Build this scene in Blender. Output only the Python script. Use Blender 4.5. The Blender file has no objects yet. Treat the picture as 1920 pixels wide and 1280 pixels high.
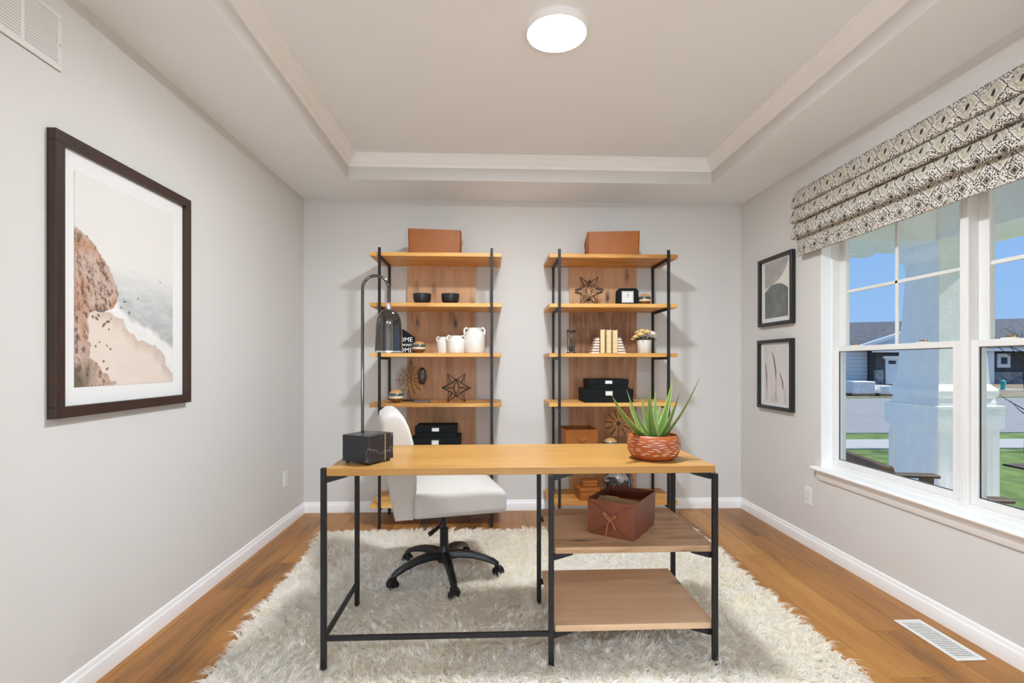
import bpy, bmesh, math, random
import numpy as np
from mathutils import Vector, Matrix
random.seed(7)
rng = np.random.default_rng(11)
scene = bpy.context.scene
COL = scene.collection
PI = math.pi

# ------------------------------------------------------------------ camera, world, sun, exposure
YAW = 0.042
cam_d = bpy.data.cameras.new('camera')
cam_d.sensor_width = 36.0
cam_d.lens = 18.0
cam_d.shift_y = (680.7 - 640.0) / 1920.0
cam_d.clip_start = 0.05
cam_d.clip_end = 400
cam = bpy.data.objects.new('camera', cam_d)
cam.location = (0, 0, 1.162)
cam.rotation_euler = (PI / 2, 0, -YAW)
COL.objects.link(cam)
scene.camera = cam

world = bpy.data.worlds.new('world')
scene.world = world
world.use_nodes = True
wn = world.node_tree
wn.nodes.clear()
w_out = wn.nodes.new('ShaderNodeOutputWorld')
w_bg = wn.nodes.new('ShaderNodeBackground')
w_tc = wn.nodes.new('ShaderNodeTexCoord')
w_sep = wn.nodes.new('ShaderNodeSeparateXYZ')
w_ramp = wn.nodes.new('ShaderNodeValToRGB')
w_ramp.color_ramp.elements[0].position = 0.0
w_ramp.color_ramp.elements[0].color = (0.35, 0.57, 0.93, 1)
w_ramp.color_ramp.elements[1].position = 0.45
w_ramp.color_ramp.elements[1].color = (0.22, 0.45, 0.90, 1)
wn.links.new(w_tc.outputs['Generated'], w_sep.inputs[0])
wn.links.new(w_sep.outputs['Z'], w_ramp.inputs[0])
wn.links.new(w_ramp.outputs[0], w_bg.inputs['Color'])
w_bg.inputs['Strength'].default_value = 1.0
wn.links.new(w_bg.outputs[0], w_out.inputs[0])

sun_d = bpy.data.lights.new('sun', 'SUN')
sun_d.energy = 6.2
sun_d.angle = 0.02
sun_d.color = (1.0, 0.95, 0.87)
sun = bpy.data.objects.new('sun', sun_d)
sun.rotation_euler = Vector((-0.85, 0.05, -0.70)).to_track_quat('-Z', 'Y').to_euler()
sun.location = (14, -9, 16)
COL.objects.link(sun)

scene.view_settings.view_transform = 'Standard'
scene.view_settings.look = 'None'
scene.view_settings.gamma = 1.0
scene.view_settings.use_curve_mapping = False
scene.view_settings.exposure = 0.0
scene.cycles.max_bounces = 14
scene.cycles.diffuse_bounces = 9
scene.cycles.caustics_reflective = False
scene.cycles.caustics_refractive = False
scene.cycles.transmission_bounces = 9
scene.cycles.use_adaptive_sampling = True
scene.cycles.adaptive_threshold = 0.08

LAMP = 432.0          # emission of the office ceiling lamp
HALL_FILL = 64.0  # emission of the ceiling discs added in the hall as fill light
GLOBE_FILL = 66.0           # emission of the fill globes added in the unseen hall

# ------------------------------------------------------------------ material helpers
def lin(r, g, b):
    def c(x):
        x /= 255.0
        return x / 12.92 if x <= 0.04045 else ((x + 0.055) / 1.055) ** 2.4
    return (c(r), c(g), c(b), 1.0)

def new_mat(name):
    m = bpy.data.materials.new(name)
    m.use_nodes = True
    nt = m.node_tree
    nt.nodes.clear()
    out = nt.nodes.new('ShaderNodeOutputMaterial')
    return m, nt, out

def N(nt, kind, **kw):
    n = nt.nodes.new(kind)
    for k, v in kw.items():
        if k.startswith('i_'):
            n.inputs[k[2:].replace('_', ' ')].default_value = v
        else:
            setattr(n, k, v)
    return n

def ramp(nt, fac, stops):
    r = nt.nodes.new('ShaderNodeValToRGB')
    el = r.color_ramp.elements
    while len(el) < len(stops):
        el.new(0.5)
    for e, (p, c) in zip(el, stops):
        e.position = p
        e.color = c if len(c) == 4 else (*c, 1)
    nt.links.new(fac, r.inputs[0])
    return r.outputs[0]

def math_n(nt, op, a, b=None, c=None):
    n = nt.nodes.new('ShaderNodeMath')
    n.operation = op
    for i, v in enumerate((a, b, c)):
        if v is None:
            continue
        if isinstance(v, (int, float)):
            n.inputs[i].default_value = v
        else:
            nt.links.new(v, n.inputs[i])
    return n.outputs[0]

def mix_c(nt, fac, a, b):
    n = nt.nodes.new('ShaderNodeMix')
    n.data_type = 'RGBA'
    for sock, v in ((n.inputs[0], fac), (n.inputs[6], a), (n.inputs[7], b)):
        if isinstance(v, (int, float)):
            sock.default_value = v
        elif isinstance(v, tuple):
            sock.default_value = v
        else:
            nt.links.new(v, sock)
    return n.outputs[2]

def plain(name, col, rough=0.5, metal=0.0, var=0.06, vscale=6.0, bump=0.0, bscale=80.0, spec=0.5, coat=0.0):
    """paint / metal / plastic with a faint procedural tone variation and optional fine relief"""
    m, nt, out = new_mat(name)
    b = N(nt, 'ShaderNodeBsdfPrincipled')
    tc = N(nt, 'ShaderNodeTexCoord')
    nz = N(nt, 'ShaderNodeTexNoise', i_Scale=vscale, i_Detail=3.0)
    nt.links.new(tc.outputs['Object'], nz.inputs['Vector'])
    c1 = tuple(min(1, x * (1 - var)) for x in col[:3])
    c2 = tuple(min(1, x * (1 + var)) for x in col[:3])
    nt.links.new(ramp(nt, nz.outputs['Fac'], [(0.3, c1), (0.7, c2)]), b.inputs['Base Color'])
    b.inputs['Roughness'].default_value = rough
    b.inputs['Metallic'].default_value = metal
    b.inputs['Specular IOR Level'].default_value = spec
    b.inputs['Coat Weight'].default_value = coat
    if bump:
        n2 = N(nt, 'ShaderNodeTexNoise', i_Scale=bscale, i_Detail=2.0)
        nt.links.new(tc.outputs['Object'], n2.inputs['Vector'])
        bp = N(nt, 'ShaderNodeBump', i_Strength=bump, i_Distance=0.01)
        nt.links.new(n2.outputs['Fac'], bp.inputs['Height'])
        nt.links.new(bp.outputs[0], b.inputs['Normal'])
    nt.links.new(b.outputs[0], out.inputs[0])
    return m

def wood(name, light, mid, dark, axis='X', rough=0.45, knots=0.6, scale=1.0, coords='Object', spread=0.25, knot_scale=3.0):
    m, nt, out = new_mat(name)
    b = N(nt, 'ShaderNodeBsdfPrincipled')
    tc = N(nt, 'ShaderNodeTexCoord')
    if coords == 'World':
        geo = N(nt, 'ShaderNodeNewGeometry')
        src = geo.outputs['Position']
    else:
        src = tc.outputs['Object']
    info = N(nt, 'ShaderNodeObjectInfo')
    mul = N(nt, 'ShaderNodeVectorMath', operation='MULTIPLY_ADD')
    comb = N(nt, 'ShaderNodeCombineXYZ')
    for i, k in enumerate((31.0, 17.0, 23.0)):
        nt.links.new(math_n(nt, 'MULTIPLY', info.outputs['Random'], k), comb.inputs[i])
    st = {'X': (1.3, 14, 14), 'Y': (14, 1.3, 14), 'Z': (14, 14, 1.3)}[axis]
    mul.inputs[1].default_value = tuple(s * scale for s in st)
    nt.links.new(src, mul.inputs[0])
    nt.links.new(comb.outputs[0], mul.inputs[2])
    n1 = N(nt, 'ShaderNodeTexNoise', i_Scale=0.9, i_Detail=7.0, i_Roughness=0.62, i_Distortion=0.7)
    nt.links.new(mul.outputs[0], n1.inputs['Vector'])
    n2 = N(nt, 'ShaderNodeTexNoise', i_Scale=6.0, i_Detail=4.0, i_Roughness=0.7)
    nt.links.new(mul.outputs[0], n2.inputs['Vector'])
    f = math_n(nt, 'ADD', math_n(nt, 'MULTIPLY', n1.outputs['Fac'], 0.72), math_n(nt, 'MULTIPLY', n2.outputs['Fac'], 0.28))
    f = math_n(nt, 'ADD', f, math_n(nt, 'MULTIPLY', math_n(nt, 'SUBTRACT', info.outputs['Random'], 0.5), spread))
    col = ramp(nt, f, [(0.30, dark), (0.46, mid), (0.66, light)])
    if knots > 0:
        mk = N(nt, 'ShaderNodeVectorMath', operation='MULTIPLY_ADD')
        ks = {'X': (0.5, 1.5, 1.5), 'Y': (1.5, 0.5, 1.5), 'Z': (1.5, 1.5, 0.5)}[axis]
        mk.inputs[1].default_value = tuple(k * knot_scale for k in ks)
        nt.links.new(src, mk.inputs[0])
        nt.links.new(comb.outputs[0], mk.inputs[2])
        nd = N(nt, 'ShaderNodeTexNoise', i_Scale=7.0, i_Detail=3.0)
        nt.links.new(mk.outputs[0], nd.inputs['Vector'])
        md = N(nt, 'ShaderNodeVectorMath', operation='MULTIPLY_ADD')
        nt.links.new(nd.outputs['Color'], md.inputs[0])
        md.inputs[1].default_value = (0.16, 0.16, 0.16)
        nt.links.new(mk.outputs[0], md.inputs[2])
        vo = N(nt, 'ShaderNodeTexVoronoi', i_Scale=1.0)
        nt.links.new(md.outputs[0], vo.inputs['Vector'])
        kf = ramp(nt, vo.outputs['Distance'], [(0.05, (1, 1, 1)), (0.13, (.35, .35, .35)), (0.24, (0, 0, 0))])
        col = mix_c(nt, math_n(nt, 'MULTIPLY', kf, knots), col, tuple(x * 0.28 for x in dark[:3]) + (1,))
    nt.links.new(col, b.inputs['Base Color'])
    b.inputs['Roughness'].default_value = rough
    bp = N(nt, 'ShaderNodeBump', i_Strength=0.12, i_Distance=0.004)
    nt.links.new(n2.outputs['Fac'], bp.inputs['Height'])
    nt.links.new(bp.outputs[0], b.inputs['Normal'])
    nt.links.new(b.outputs[0], out.inputs[0])
    return m

def emit(name, col, strength):
    m, nt, out = new_mat(name)
    e = N(nt, 'ShaderNodeEmission')
    e.inputs['Color'].default_value = (*col, 1)
    e.inputs['Strength'].default_value = strength
    nt.links.new(e.outputs[0], out.inputs[0])
    return m

def attr_mat(name, rough=0.6, attr='Col', coat=0.0, trans=0.0):
    m, nt, out = new_mat(name)
    b = N(nt, 'ShaderNodeBsdfPrincipled')
    a = N(nt, 'ShaderNodeAttribute', attribute_name=attr)
    nt.links.new(a.outputs['Color'], b.inputs['Base Color'])
    b.inputs['Roughness'].default_value = rough
    b.inputs['Coat Weight'].default_value = coat
    b.inputs['Coat Roughness'].default_value = 0.03
    nt.links.new(b.outputs[0], out.inputs[0])
    return m

def window_glass(name):
    m, nt, out = new_mat(name)
    t = N(nt, 'ShaderNodeBsdfTransparent')
    t.inputs['Color'].default_value = (0.97, 0.985, 0.98, 1)
    g = N(nt, 'ShaderNodeBsdfGlossy')
    g.inputs['Roughness'].default_value = 0.02
    lw_ = N(nt, 'ShaderNodeLayerWeight', i_Blend=0.25)
    mx = N(nt, 'ShaderNodeMixShader')
    nt.links.new(math_n(nt, 'MULTIPLY', math_n(nt, 'POWER', lw_.outputs['Facing'], 3.0), 0.25), mx.inputs[0])
    nt.links.new(t.outputs[0], mx.inputs[1])
    nt.links.new(g.outputs[0], mx.inputs[2])
    nt.links.new(mx.outputs[0], out.inputs[0])
    return m

def linen(name, col):
    m, nt, out = new_mat(name)
    b = N(nt, 'ShaderNodeBsdfPrincipled')
    tc = N(nt, 'ShaderNodeTexCoord')
    def threads(s):
        mp = N(nt, 'ShaderNodeMapping')
        mp.inputs['Scale'].default_value = s
        nt.links.new(tc.outputs['Object'], mp.inputs[0])
        n = N(nt, 'ShaderNodeTexNoise', i_Scale=1.0, i_Detail=2.0)
        nt.links.new(mp.outputs[0], n.inputs['Vector'])
        return n.outputs['Fac']
    f = math_n(nt, 'MULTIPLY', math_n(nt, 'ADD', threads((60, 60, 700)), threads((600, 600, 40))), 0.5)
    c1 = tuple(x * 0.86 for x in col[:3])
    nt.links.new(ramp(nt, f, [(0.35, c1), (0.6, col)]), b.inputs['Base Color'])
    b.inputs['Roughness'].default_value = 0.9
    b.inputs['Sheen Weight'].default_value = 0.2
    bp = N(nt, 'ShaderNodeBump', i_Strength=0.25, i_Distance=0.002)
    nt.links.new(f, bp.inputs['Height'])
    nt.links.new(bp.outputs[0], b.inputs['Normal'])
    nt.links.new(b.outputs[0], out.inputs[0])
    return m

def marble(name, base, vein, scale=9.0, rough=0.25, width=0.03, dist=1.4):
    m, nt, out = new_mat(name)
    b = N(nt, 'ShaderNodeBsdfPrincipled')
    tc = N(nt, 'ShaderNodeTexCoord')
    n = N(nt, 'ShaderNodeTexNoise', i_Scale=scale, i_Detail=6.0, i_Distortion=dist)
    nt.links.new(tc.outputs['Object'], n.inputs['Vector'])
    d = math_n(nt, 'ABSOLUTE', math_n(nt, 'SUBTRACT', n.outputs['Fac'], 0.5))
    nt.links.new(ramp(nt, d, [(0.0, vein), (width, base), (1.0, base)]), b.inputs['Base Color'])
    b.inputs['Roughness'].default_value = rough
    nt.links.new(b.outputs[0], out.inputs[0])
    return m

M = {}
M['wall'] = plain('wall_paint', (0.675, 0.658, 0.636), 0.85, var=0.012, vscale=2.0, bump=0.03, bscale=220)
M['ceiling'] = plain('ceiling_paint', (0.85, 0.875, 0.90), 0.9, var=0.01, vscale=2.0, bump=0.02, bscale=220)
M['trim'] = plain('white_trim_paint', (0.90, 0.90, 0.90), 0.38, var=0.012)
M['vinyl'] = plain('window_vinyl', (0.78, 0.77, 0.75), 0.4, var=0.012)
M['floor'] = wood('floor_plank', lin(184, 130, 62), lin(157, 103, 42), lin(94, 62, 28), 'Y', 0.38, knots=0.35, scale=0.55, coords='World', spread=0.16, knot_scale=2.0)
M['subfloor'] = plain('subfloor_dark', (0.05, 0.03, 0.02), 0.8)
M['oak'] = wood('shelf_oak', lin(230, 178, 102), lin(212, 154, 78), lin(168, 112, 54), 'X', 0.42, knots=0.35, scale=1.0)
M['desk_oak'] = wood('desk_oak', lin(180, 135, 72), lin(166, 118, 57), lin(138, 93, 44), 'X', 0.35, knots=0.0, scale=0.8)
M['rustic'] = wood('rustic_oak', lin(220, 184, 148), lin(200, 162, 126), lin(154, 118, 88), 'X', 0.5, knots=0.85, scale=0.9, knot_scale=5.0)
M['panel'] = wood('rustic_oak_panel', lin(206, 160, 118), lin(180, 132, 92), lin(126, 86, 58), 'Z', 0.5, knots=0.95, scale=1.0, knot_scale=5.5)
M['black_metal'] = plain('black_powder_coat', (0.011, 0.011, 0.012), 0.45, var=0.1, spec=0.35)
M['black_plastic'] = plain('black_plastic', (0.007, 0.007, 0.008), 0.36, var=0.1, spec=0.4)
M['chrome'] = plain('smoked_chrome', (0.13, 0.125, 0.12), 0.07, metal=1.0, var=0.02)
M['chrome_bright'] = plain('bright_chrome', (0.82, 0.82, 0.83), 0.08, metal=1.0, var=0.02)
M['linen'] = linen('white_linen', (0.575, 0.545, 0.505, 1))
M['marble'] = marble('black_marble', (0.012, 0.013, 0.018, 1), (0.14, 0.145, 0.16, 1), 3.0, 0.3, 0.006, 0.3)
M['glass'] = window_glass('clear_pane')
M['leather'] = plain('tan_leather', lin(146, 80, 12)[:3], 0.55, var=0.10, vscale=14, bump=0.10, bscale=150)
M['leather_dark'] = plain('brown_leather', lin(116, 62, 40)[:3], 0.42, var=0.10, vscale=14, bump=0.10, bscale=150)
M['leather_in'] = plain('leather_lining', lin(150, 132, 128)[:3], 0.8, var=0.06)
M['cord'] = plain('leather_cord', lin(172, 108, 66)[:3], 0.6)
M['black_box'] = plain('black_box_cloth', (0.004, 0.005, 0.0055), 0.75, spec=0.25, var=0.1, bump=0.1, bscale=400)
M['white_card'] = plain('white_card', (0.78, 0.75, 0.70), 0.6)
M['white_ceramic'] = plain('white_ceramic', (0.80, 0.77, 0.72), 0.35, var=0.03, vscale=10)
M['black_ceramic'] = plain('black_ceramic', (0.014, 0.013, 0.014), 0.32)
M['gold'] = plain('aged_brass', lin(176, 130, 70)[:3], 0.35, metal=0.8)
M['twig'] = plain('dry_twig', lin(186, 138, 86)[:3], 0.7, var=0.2, vscale=40)
M['dark_wood'] = plain('dark_stained_wood', lin(52, 34, 26)[:3], 0.35, var=0.2, vscale=20)
M['frame_brown'] = wood('dark_brown_frame', lin(62, 42, 34), lin(50, 33, 27), lin(38, 24, 20), 'Z', 0.4, knots=0)
M['frame_black'] = plain('black_frame', (0.012, 0.011, 0.011), 0.35)
M['mat_board'] = plain('white_mat_board', (0.80, 0.795, 0.785), 0.7, var=0.01)
M['print'] = attr_mat('art_print', 0.35)
M['art_glass'] = window_glass('art_glass')
M['terracotta'] = plain('terracotta', lin(162, 82, 38)[:3], 0.45, var=0.12, vscale=8)
M['glaze'] = plain('white_glaze', (0.82, 0.76, 0.68), 0.4)
M['soil'] = plain('pebble_soil', lin(168, 132, 92)[:3], 0.9, var=0.5, vscale=60, bump=0.8, bscale=120)
M['leaf'] = attr_mat('aloe_leaf', 0.38)
M['green'] = plain('foliage_green', lin(60, 84, 34)[:3], 0.6, var=0.3, vscale=30)
M['petal_cream'] = plain('cream_petal', lin(226, 196, 130)[:3], 0.7, var=0.15, vscale=40)
M['petal_white'] = plain('white_petal', (0.82, 0.80, 0.74), 0.7)
M['book_page'] = plain('book_pages', lin(224, 200, 156)[:3], 0.8, var=0.1, vscale=60)
M['book_cover'] = plain('ochre_book_cover', lin(136, 98, 48)[:3], 0.6)
M['stripe_tan'] = plain('striped_tan', lin(196, 150, 96)[:3], 0.3, coat=0.4)
M['stripe_teal'] = plain('striped_teal', lin(52, 84, 88)[:3], 0.25, coat=0.4)
M['stripe_cream'] = plain('striped_cream', lin(226, 206, 176)[:3], 0.3, coat=0.4)
M['stripe_brown'] = plain('striped_brown', lin(112, 76, 46)[:3], 0.3, coat=0.4)
M['globe'] = marble('marbled_globe', (0.025, 0.02, 0.018, 1), (0.30, 0.28, 0.26, 1), 5.0, 0.08, 0.05, 1.6)
M['sand'] = plain('dark_sand', (0.03, 0.03, 0.035), 0.9)
M['lettering'] = plain('white_lettering', (0.8, 0.8, 0.78), 0.6)
M['clock_face'] = plain('clock_face', (0.74, 0.74, 0.70), 0.5)
M['silver'] = plain('brushed_silver', (0.62, 0.62, 0.60), 0.3, metal=0.9)
M['folder'] = plain('kraft_folder', lin(150, 118, 80)[:3], 0.8)
M['outlet'] = plain('outlet_plastic', (0.80, 0.79, 0.77), 0.35, var=0.01)
M['dark_gap'] = plain('dark_duct', (0.02, 0.02, 0.02), 0.9)
M['grille'] = plain('grille_enamel', (0.74, 0.73, 0.71), 0.4, var=0.01)
M['lamp_lens'] = emit('office_lamp_lens', (0.86, 0.935, 1.0), LAMP)
M['hall_fill_lens'] = emit('hall_fill_glow', (0.74, 0.88, 1.0), HALL_FILL)
# outdoors
M['porch_white'] = plain('porch_white_paint', (0.90, 0.895, 0.885), 0.6, var=0.03, vscale=12, bump=0.15, bscale=60)
M['porch_floor'] = plain('porch_concrete', lin(222, 218, 210)[:3], 0.9, var=0.08)
M['grass'] = plain('lawn_grass', lin(96, 118, 52)[:3], 0.95, var=0.4, vscale=3.0, bump=0.6, bscale=30)
M['dirt'] = plain('bare_dirt', lin(136, 122, 98)[:3], 0.95, var=0.35, vscale=1.2)
M['road'] = plain('asphalt', lin(140, 140, 142)[:3], 0.95, var=0.05, vscale=1.0)
M['walk'] = plain('concrete_walk', lin(172, 170, 166)[:3], 0.9, var=0.05)
M['shingle'] = plain('roof_shingles', lin(84, 88, 96)[:3], 0.9, var=0.2, vscale=2.0)
M['siding_dark'] = plain('dark_grey_siding', lin(86, 84, 88)[:3], 0.8, var=0.06)
M['siding_white'] = plain('white_siding', lin(224, 228, 234)[:3], 0.8, var=0.04)
M['stone'] = plain('stone_veneer', lin(150, 148, 148)[:3], 0.9, var=0.4, vscale=3.0)
M['dark_glass'] = plain('dark_window_glass', (0.03, 0.035, 0.04), 0.15)
M['porch_chair'] = wood('brown_porch_wood', lin(112, 92, 76), lin(92, 74, 60), lin(70, 54, 44), 'X', 0.6, knots=0)
M['bark'] = plain('tree_bark', lin(84, 66, 56)[:3], 0.9, var=0.2)
M['teal'] = plain('teal_paint', lin(60, 170, 160)[:3], 0.6)
M['tarp'] = plain('white_wrap', (0.8, 0.8, 0.82), 0.6, var=0.1, vscale=4)

# ------------------------------------------------------------------ mesh helpers
class MB:
    def __init__(self):
        self.bm = bmesh.new()

    def box(self, x0, x1, y0, y1, z0, z1, bevel=0.0, rot=None, seg=1):
        t = bmesh.new()
        bmesh.ops.create_cube(t, size=1.0)
        for v in t.verts:
            v.co = Vector(((x0 + x1) / 2 + v.co.x * (x1 - x0), (y0 + y1) / 2 + v.co.y * (y1 - y0), (z0 + z1) / 2 + v.co.z * (z1 - z0)))
        if bevel > 0:
            bmesh.ops.bevel(t, geom=t.edges[:], offset=bevel, segments=seg, affect='EDGES', profile=0.5)
        if rot is not None:
            bmesh.ops.transform(t, matrix=rot, verts=t.verts)
        self._add(t)
        return self

    def _add(self, t):
        me = bpy.data.meshes.new('tmp')
        t.to_mesh(me)
        t.free()
        self.bm.from_mesh(me)
        bpy.data.meshes.remove(me)

    def poly(self, pts):
        vs = [self.bm.verts.new(p) for p in pts]
        self.bm.faces.new(vs)
        return self

    def tube(self, pts, r, n=8, cap=True, closed=False):
        """round rod swept along pts; r is a number or a list"""
        pts = [Vector(p) for p in pts]
        k = len(pts)
        rs = r if isinstance(r, (list, tuple)) else [r] * k
        rings = []
        up = None
        for i, p in enumerate(pts):
            if closed:
                d = pts[(i + 1) % k] - pts[i - 1]
            else:
                d = (pts[min(i + 1, k - 1)] - pts[max(i - 1, 0)])
            d.normalize()
            if up is None:
                up = Vector((0, 0, 1)) if abs(d.z) < 0.9 else Vector((1, 0, 0))
            a = d.cross(up)
            if a.length < 1e-6:
                a = d.orthogonal()
            a.normalize()
            b = a.cross(d).normalized()
            up = b
            rings.append([self.bm.verts.new(p + (a * math.cos(2 * PI * j / n + PI / n) + b * math.sin(2 * PI * j / n + PI / n)) * rs[i]) for j in range(n)])
        m = k if closed else k - 1
        for i in range(m):
            A, B = rings[i], rings[(i + 1) % k]
            for j in range(n):
                self.bm.faces.new((A[j], A[(j + 1) % n], B[(j + 1) % n], B[j]))
        if cap and not closed:
            self.bm.faces.new(list(reversed(rings[0])))
            self.bm.faces.new(rings[-1])
        return self

    def lathe(self, prof, n=32, c=(0, 0, 0), close_bottom=True, close_top=False):
        """prof: list of (radius, z)"""
        rings = []
        for r, z in prof:
            if r < 1e-6:
                rings.append([self.bm.verts.new((c[0], c[1], c[2] + z))])
            else:
                rings.append([self.bm.verts.new((c[0] + r * math.cos(2 * PI * j / n), c[1] + r * math.sin(2 * PI * j / n), c[2] + z)) for j in range(n)])
        for A, B in zip(rings[:-1], rings[1:]):
            for j in range(n):
                k = (j + 1) % n
                if len(A) == 1 and len(B) == 1:
                    continue
                if len(A) == 1:
                    self.bm.faces.new((A[0], B[k], B[j]))
                elif len(B) == 1:
                    self.bm.faces.new((A[j], A[k], B[0]))
                else:
                    self.bm.faces.new((A[j], A[k], B[k], B[j]))
        if close_bottom and len(rings[0]) > 1:
            self.bm.faces.new(list(reversed(rings[0])))
        if close_top and len(rings[-1]) > 1:
            self.bm.faces.new(rings[-1])
        return self

    def prism(self, outline, a0, a1, axis='Y'):
        """closed outline of (p,q) extruded along axis; axis Y: (x,z); X: (y,z); Z: (x,y)"""
        def P(p, q, a):
            return {'Y': (p, a, q), 'X': (a, p, q), 'Z': (p, q, a)}[axis]
        A = [self.bm.verts.new(P(p, q, a0)) for p, q in outline]
        B = [self.bm.verts.new(P(p, q, a1)) for p, q in outline]
        n = len(A)
        self.bm.faces.new(A)
        self.bm.faces.new(list(reversed(B)))
        for i in range(n):
            j = (i + 1) % n
            self.bm.faces.new((A[i], B[i], B[j], A[j]))
        return self

    def roundbox(self, hx, hy, hz, r, n=10, fn=None, c=(0, 0, 0)):
        t = bmesh.new()
        bmesh.ops.create_cube(t, size=2.0)
        bmesh.ops.subdivide_edges(t, edges=t.edges[:], cuts=n, use_grid_fill=True)
        for v in t.verts:
            # bunch samples towards the edges so the rounding is smooth
            q = Vector([math.copysign(abs(x) ** 0.55, x) for x in v.co])
            p = Vector((q.x * hx, q.y * hy, q.z * hz))
            inner = Vector((max(-hx + r, min(hx - r, p.x)), max(-hy + r, min(hy - r, p.y)), max(-hz + r, min(hz - r, p.z))))
            d = p - inner
            if d.length > 1e-9:
                p = inner + d.normalized() * r
            if fn:
                p = fn(p)
            v.co = p + Vector(c)
        self._add(t)
        return self

    def ellipsoid(self, c, rx, ry, rz, seg=12, rings=8, rot=None):
        t = bmesh.new()
        bmesh.ops.create_uvsphere(t, u_segments=seg, v_segments=rings, radius=1.0)
        for v in t.verts:
            q = Vector((v.co.x * rx, v.co.y * ry, v.co.z * rz))
            if rot is not None:
                q = rot @ q
            v.co = q + Vector(c)
        self._add(t)
        return self

    def build(self, name, mat, parent=None, smooth=False, angle=35):
        bmesh.ops.recalc_face_normals(self.bm, faces=self.bm.faces[:])
        me = bpy.data.meshes.new(name)
        self.bm.to_mesh(me)
        self.bm.free()
        return link_mesh(name, me, mat, parent, smooth, angle)

def link_mesh(name, me, mat, parent=None, smooth=False, angle=35):
    o = bpy.data.objects.new(name, me)
    COL.objects.link(o)
    if mat is not None:
        me.materials.append(M[mat] if isinstance(mat, str) else mat)
    if smooth:
        me.shade_smooth()
        me.set_sharp_from_angle(angle=math.radians(angle))
    if parent is not None:
        o.parent = parent
    return o

def tag(o, label=None, cat=None, group=None, kind=None):
    if label:
        o['label'] = label
    if cat:
        o['category'] = cat
    if group:
        o['group'] = group
    if kind:
        o['kind'] = kind
    return o

def thing(name, label, cat, loc=(0, 0, 0), rz=0.0, group=None):
    o = bpy.data.objects.new(name, None)
    o.empty_display_size = 0.1
    COL.objects.link(o)
    o.location = loc
    o.rotation_euler = (0, 0, rz)
    return tag(o, label, cat, group)

def struct(o):
    o['kind'] = 'structure'
    return o

def empty_struct(name, loc=(0, 0, 0), rz=0.0):
    o = bpy.data.objects.new(name, None)
    o.empty_display_size = 0.1
    COL.objects.link(o)
    o.location = loc
    o.rotation_euler = (0, 0, rz)
    return struct(o)

def copy_tree(o, parent=None):
    c = o.copy()
    COL.objects.link(c)
    c.parent = parent
    for ch in list(o.children):
        copy_tree(ch, c)
    return c

def arc(cx, cz, r, a0, a1, n):
    return [(cx + r * math.cos(a0 + (a1 - a0) * i / n), cz + r * math.sin(a0 + (a1 - a0) * i / n)) for i in range(n + 1)]

# ------------------------------------------------------------------ room shell
XL, XR, YB, YF = -1.451, 2.017, 4.046, 0.31
ZC, ZT = 2.44, 2.60                       # soffit and tray ceiling
TX0, TX1, TY0, TY1 = -0.99, 1.58, 0.76, 3.60
HX0, HX1, HY0 = -2.2, 2.6, -3.0           # hall behind the camera
WT = 0.15

struct(MB().box(HX0 - .2, HX1 + .2, HY0 - .2, YB + WT, -0.12, -0.010).build('floor_base', 'subfloor'))
floor = empty_struct('floor')
pw = 0.180
xs = [1.65 + pw * k for k in range(-23, 6)]
for xa in xs:
    x0, x1 = xa, xa + pw
    if x1 < HX0 or x0 > HX1:
        continue
    in_room = x0 < XR and x1 > XL
    y = HY0 - random.uniform(0, 1.1)
    yend = YB if in_room else 0.19
    while y < yend:
        L = 1.22
        ya, yb = max(y, HY0), min(y + L, yend)
        lo, hi = (max(x0, XL), min(x1, XR)) if (in_room and ya > 0.25) else (max(x0, HX0), min(x1, HX1))
        if yb - ya > 0.03 and hi - lo > 0.01:
            cx, cy_ = (lo + hi) / 2, (ya + yb) / 2
            hx, hy = (hi - lo) / 2 - 0.0006, (yb - ya) / 2 - 0.0006
            p = MB().box(-hx, hx, -hy, hy, -0.010, 0.0).build('plank', 'floor', floor)
            p.location = (cx, cy_, 0)
        y += L

struct(MB().box(XL - WT, XL, YF, YB + WT, -0.05, 2.75).build('wall_left', 'wall'))
struct(MB().box(XL, XR, YB, YB + WT, -0.05, 2.75).build('wall_back', 'wall'))
WY0, WY1, WZ0, WZ1 = 1.270, 3.047, 0.512, 2.03      # window opening
struct(MB().box(XR, XR + WT, YF, WY0, -0.05, 2.75).box(XR, XR + WT, WY1, YB + WT, -0.05, 2.75)
       .box(XR, XR + WT, WY0, WY1, -0.05, WZ0).box(XR, XR + WT, WY0, WY1, WZ1, 2.75).build('wall_right', 'wall'))
OX0, OX1, OZ = -0.95, 1.50, 2.42                     # wide cased opening to the hall
struct(MB().box(HX0, OX0, 0.19, YF, -0.01, 2.75).box(OX1, HX1, 0.19, YF, -0.01, 2.75)
       .box(OX0, OX1, 0.19, YF, OZ, 2.75).build('wall_front', 'wall'))
struct(MB().box(HX0 - .1, HX0, HY0, YF, -0.01, 2.75).build('wall_hall_left', 'wall'))
struct(MB().box(HX1, HX1 + .1, HY0, YF, -0.01, 2.75).build('wall_hall_right', 'wall'))
struct(MB().box(HX0, HX1, HY0 - .1, HY0, -0.01, 2.75).build('wall_hall_end', 'wall'))
struct(MB().box(HX0 - .1, HX1 + .1, HY0 - .1, 0.25, 2.60, 2.75).build('ceiling_hall', 'ceiling'))

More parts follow.
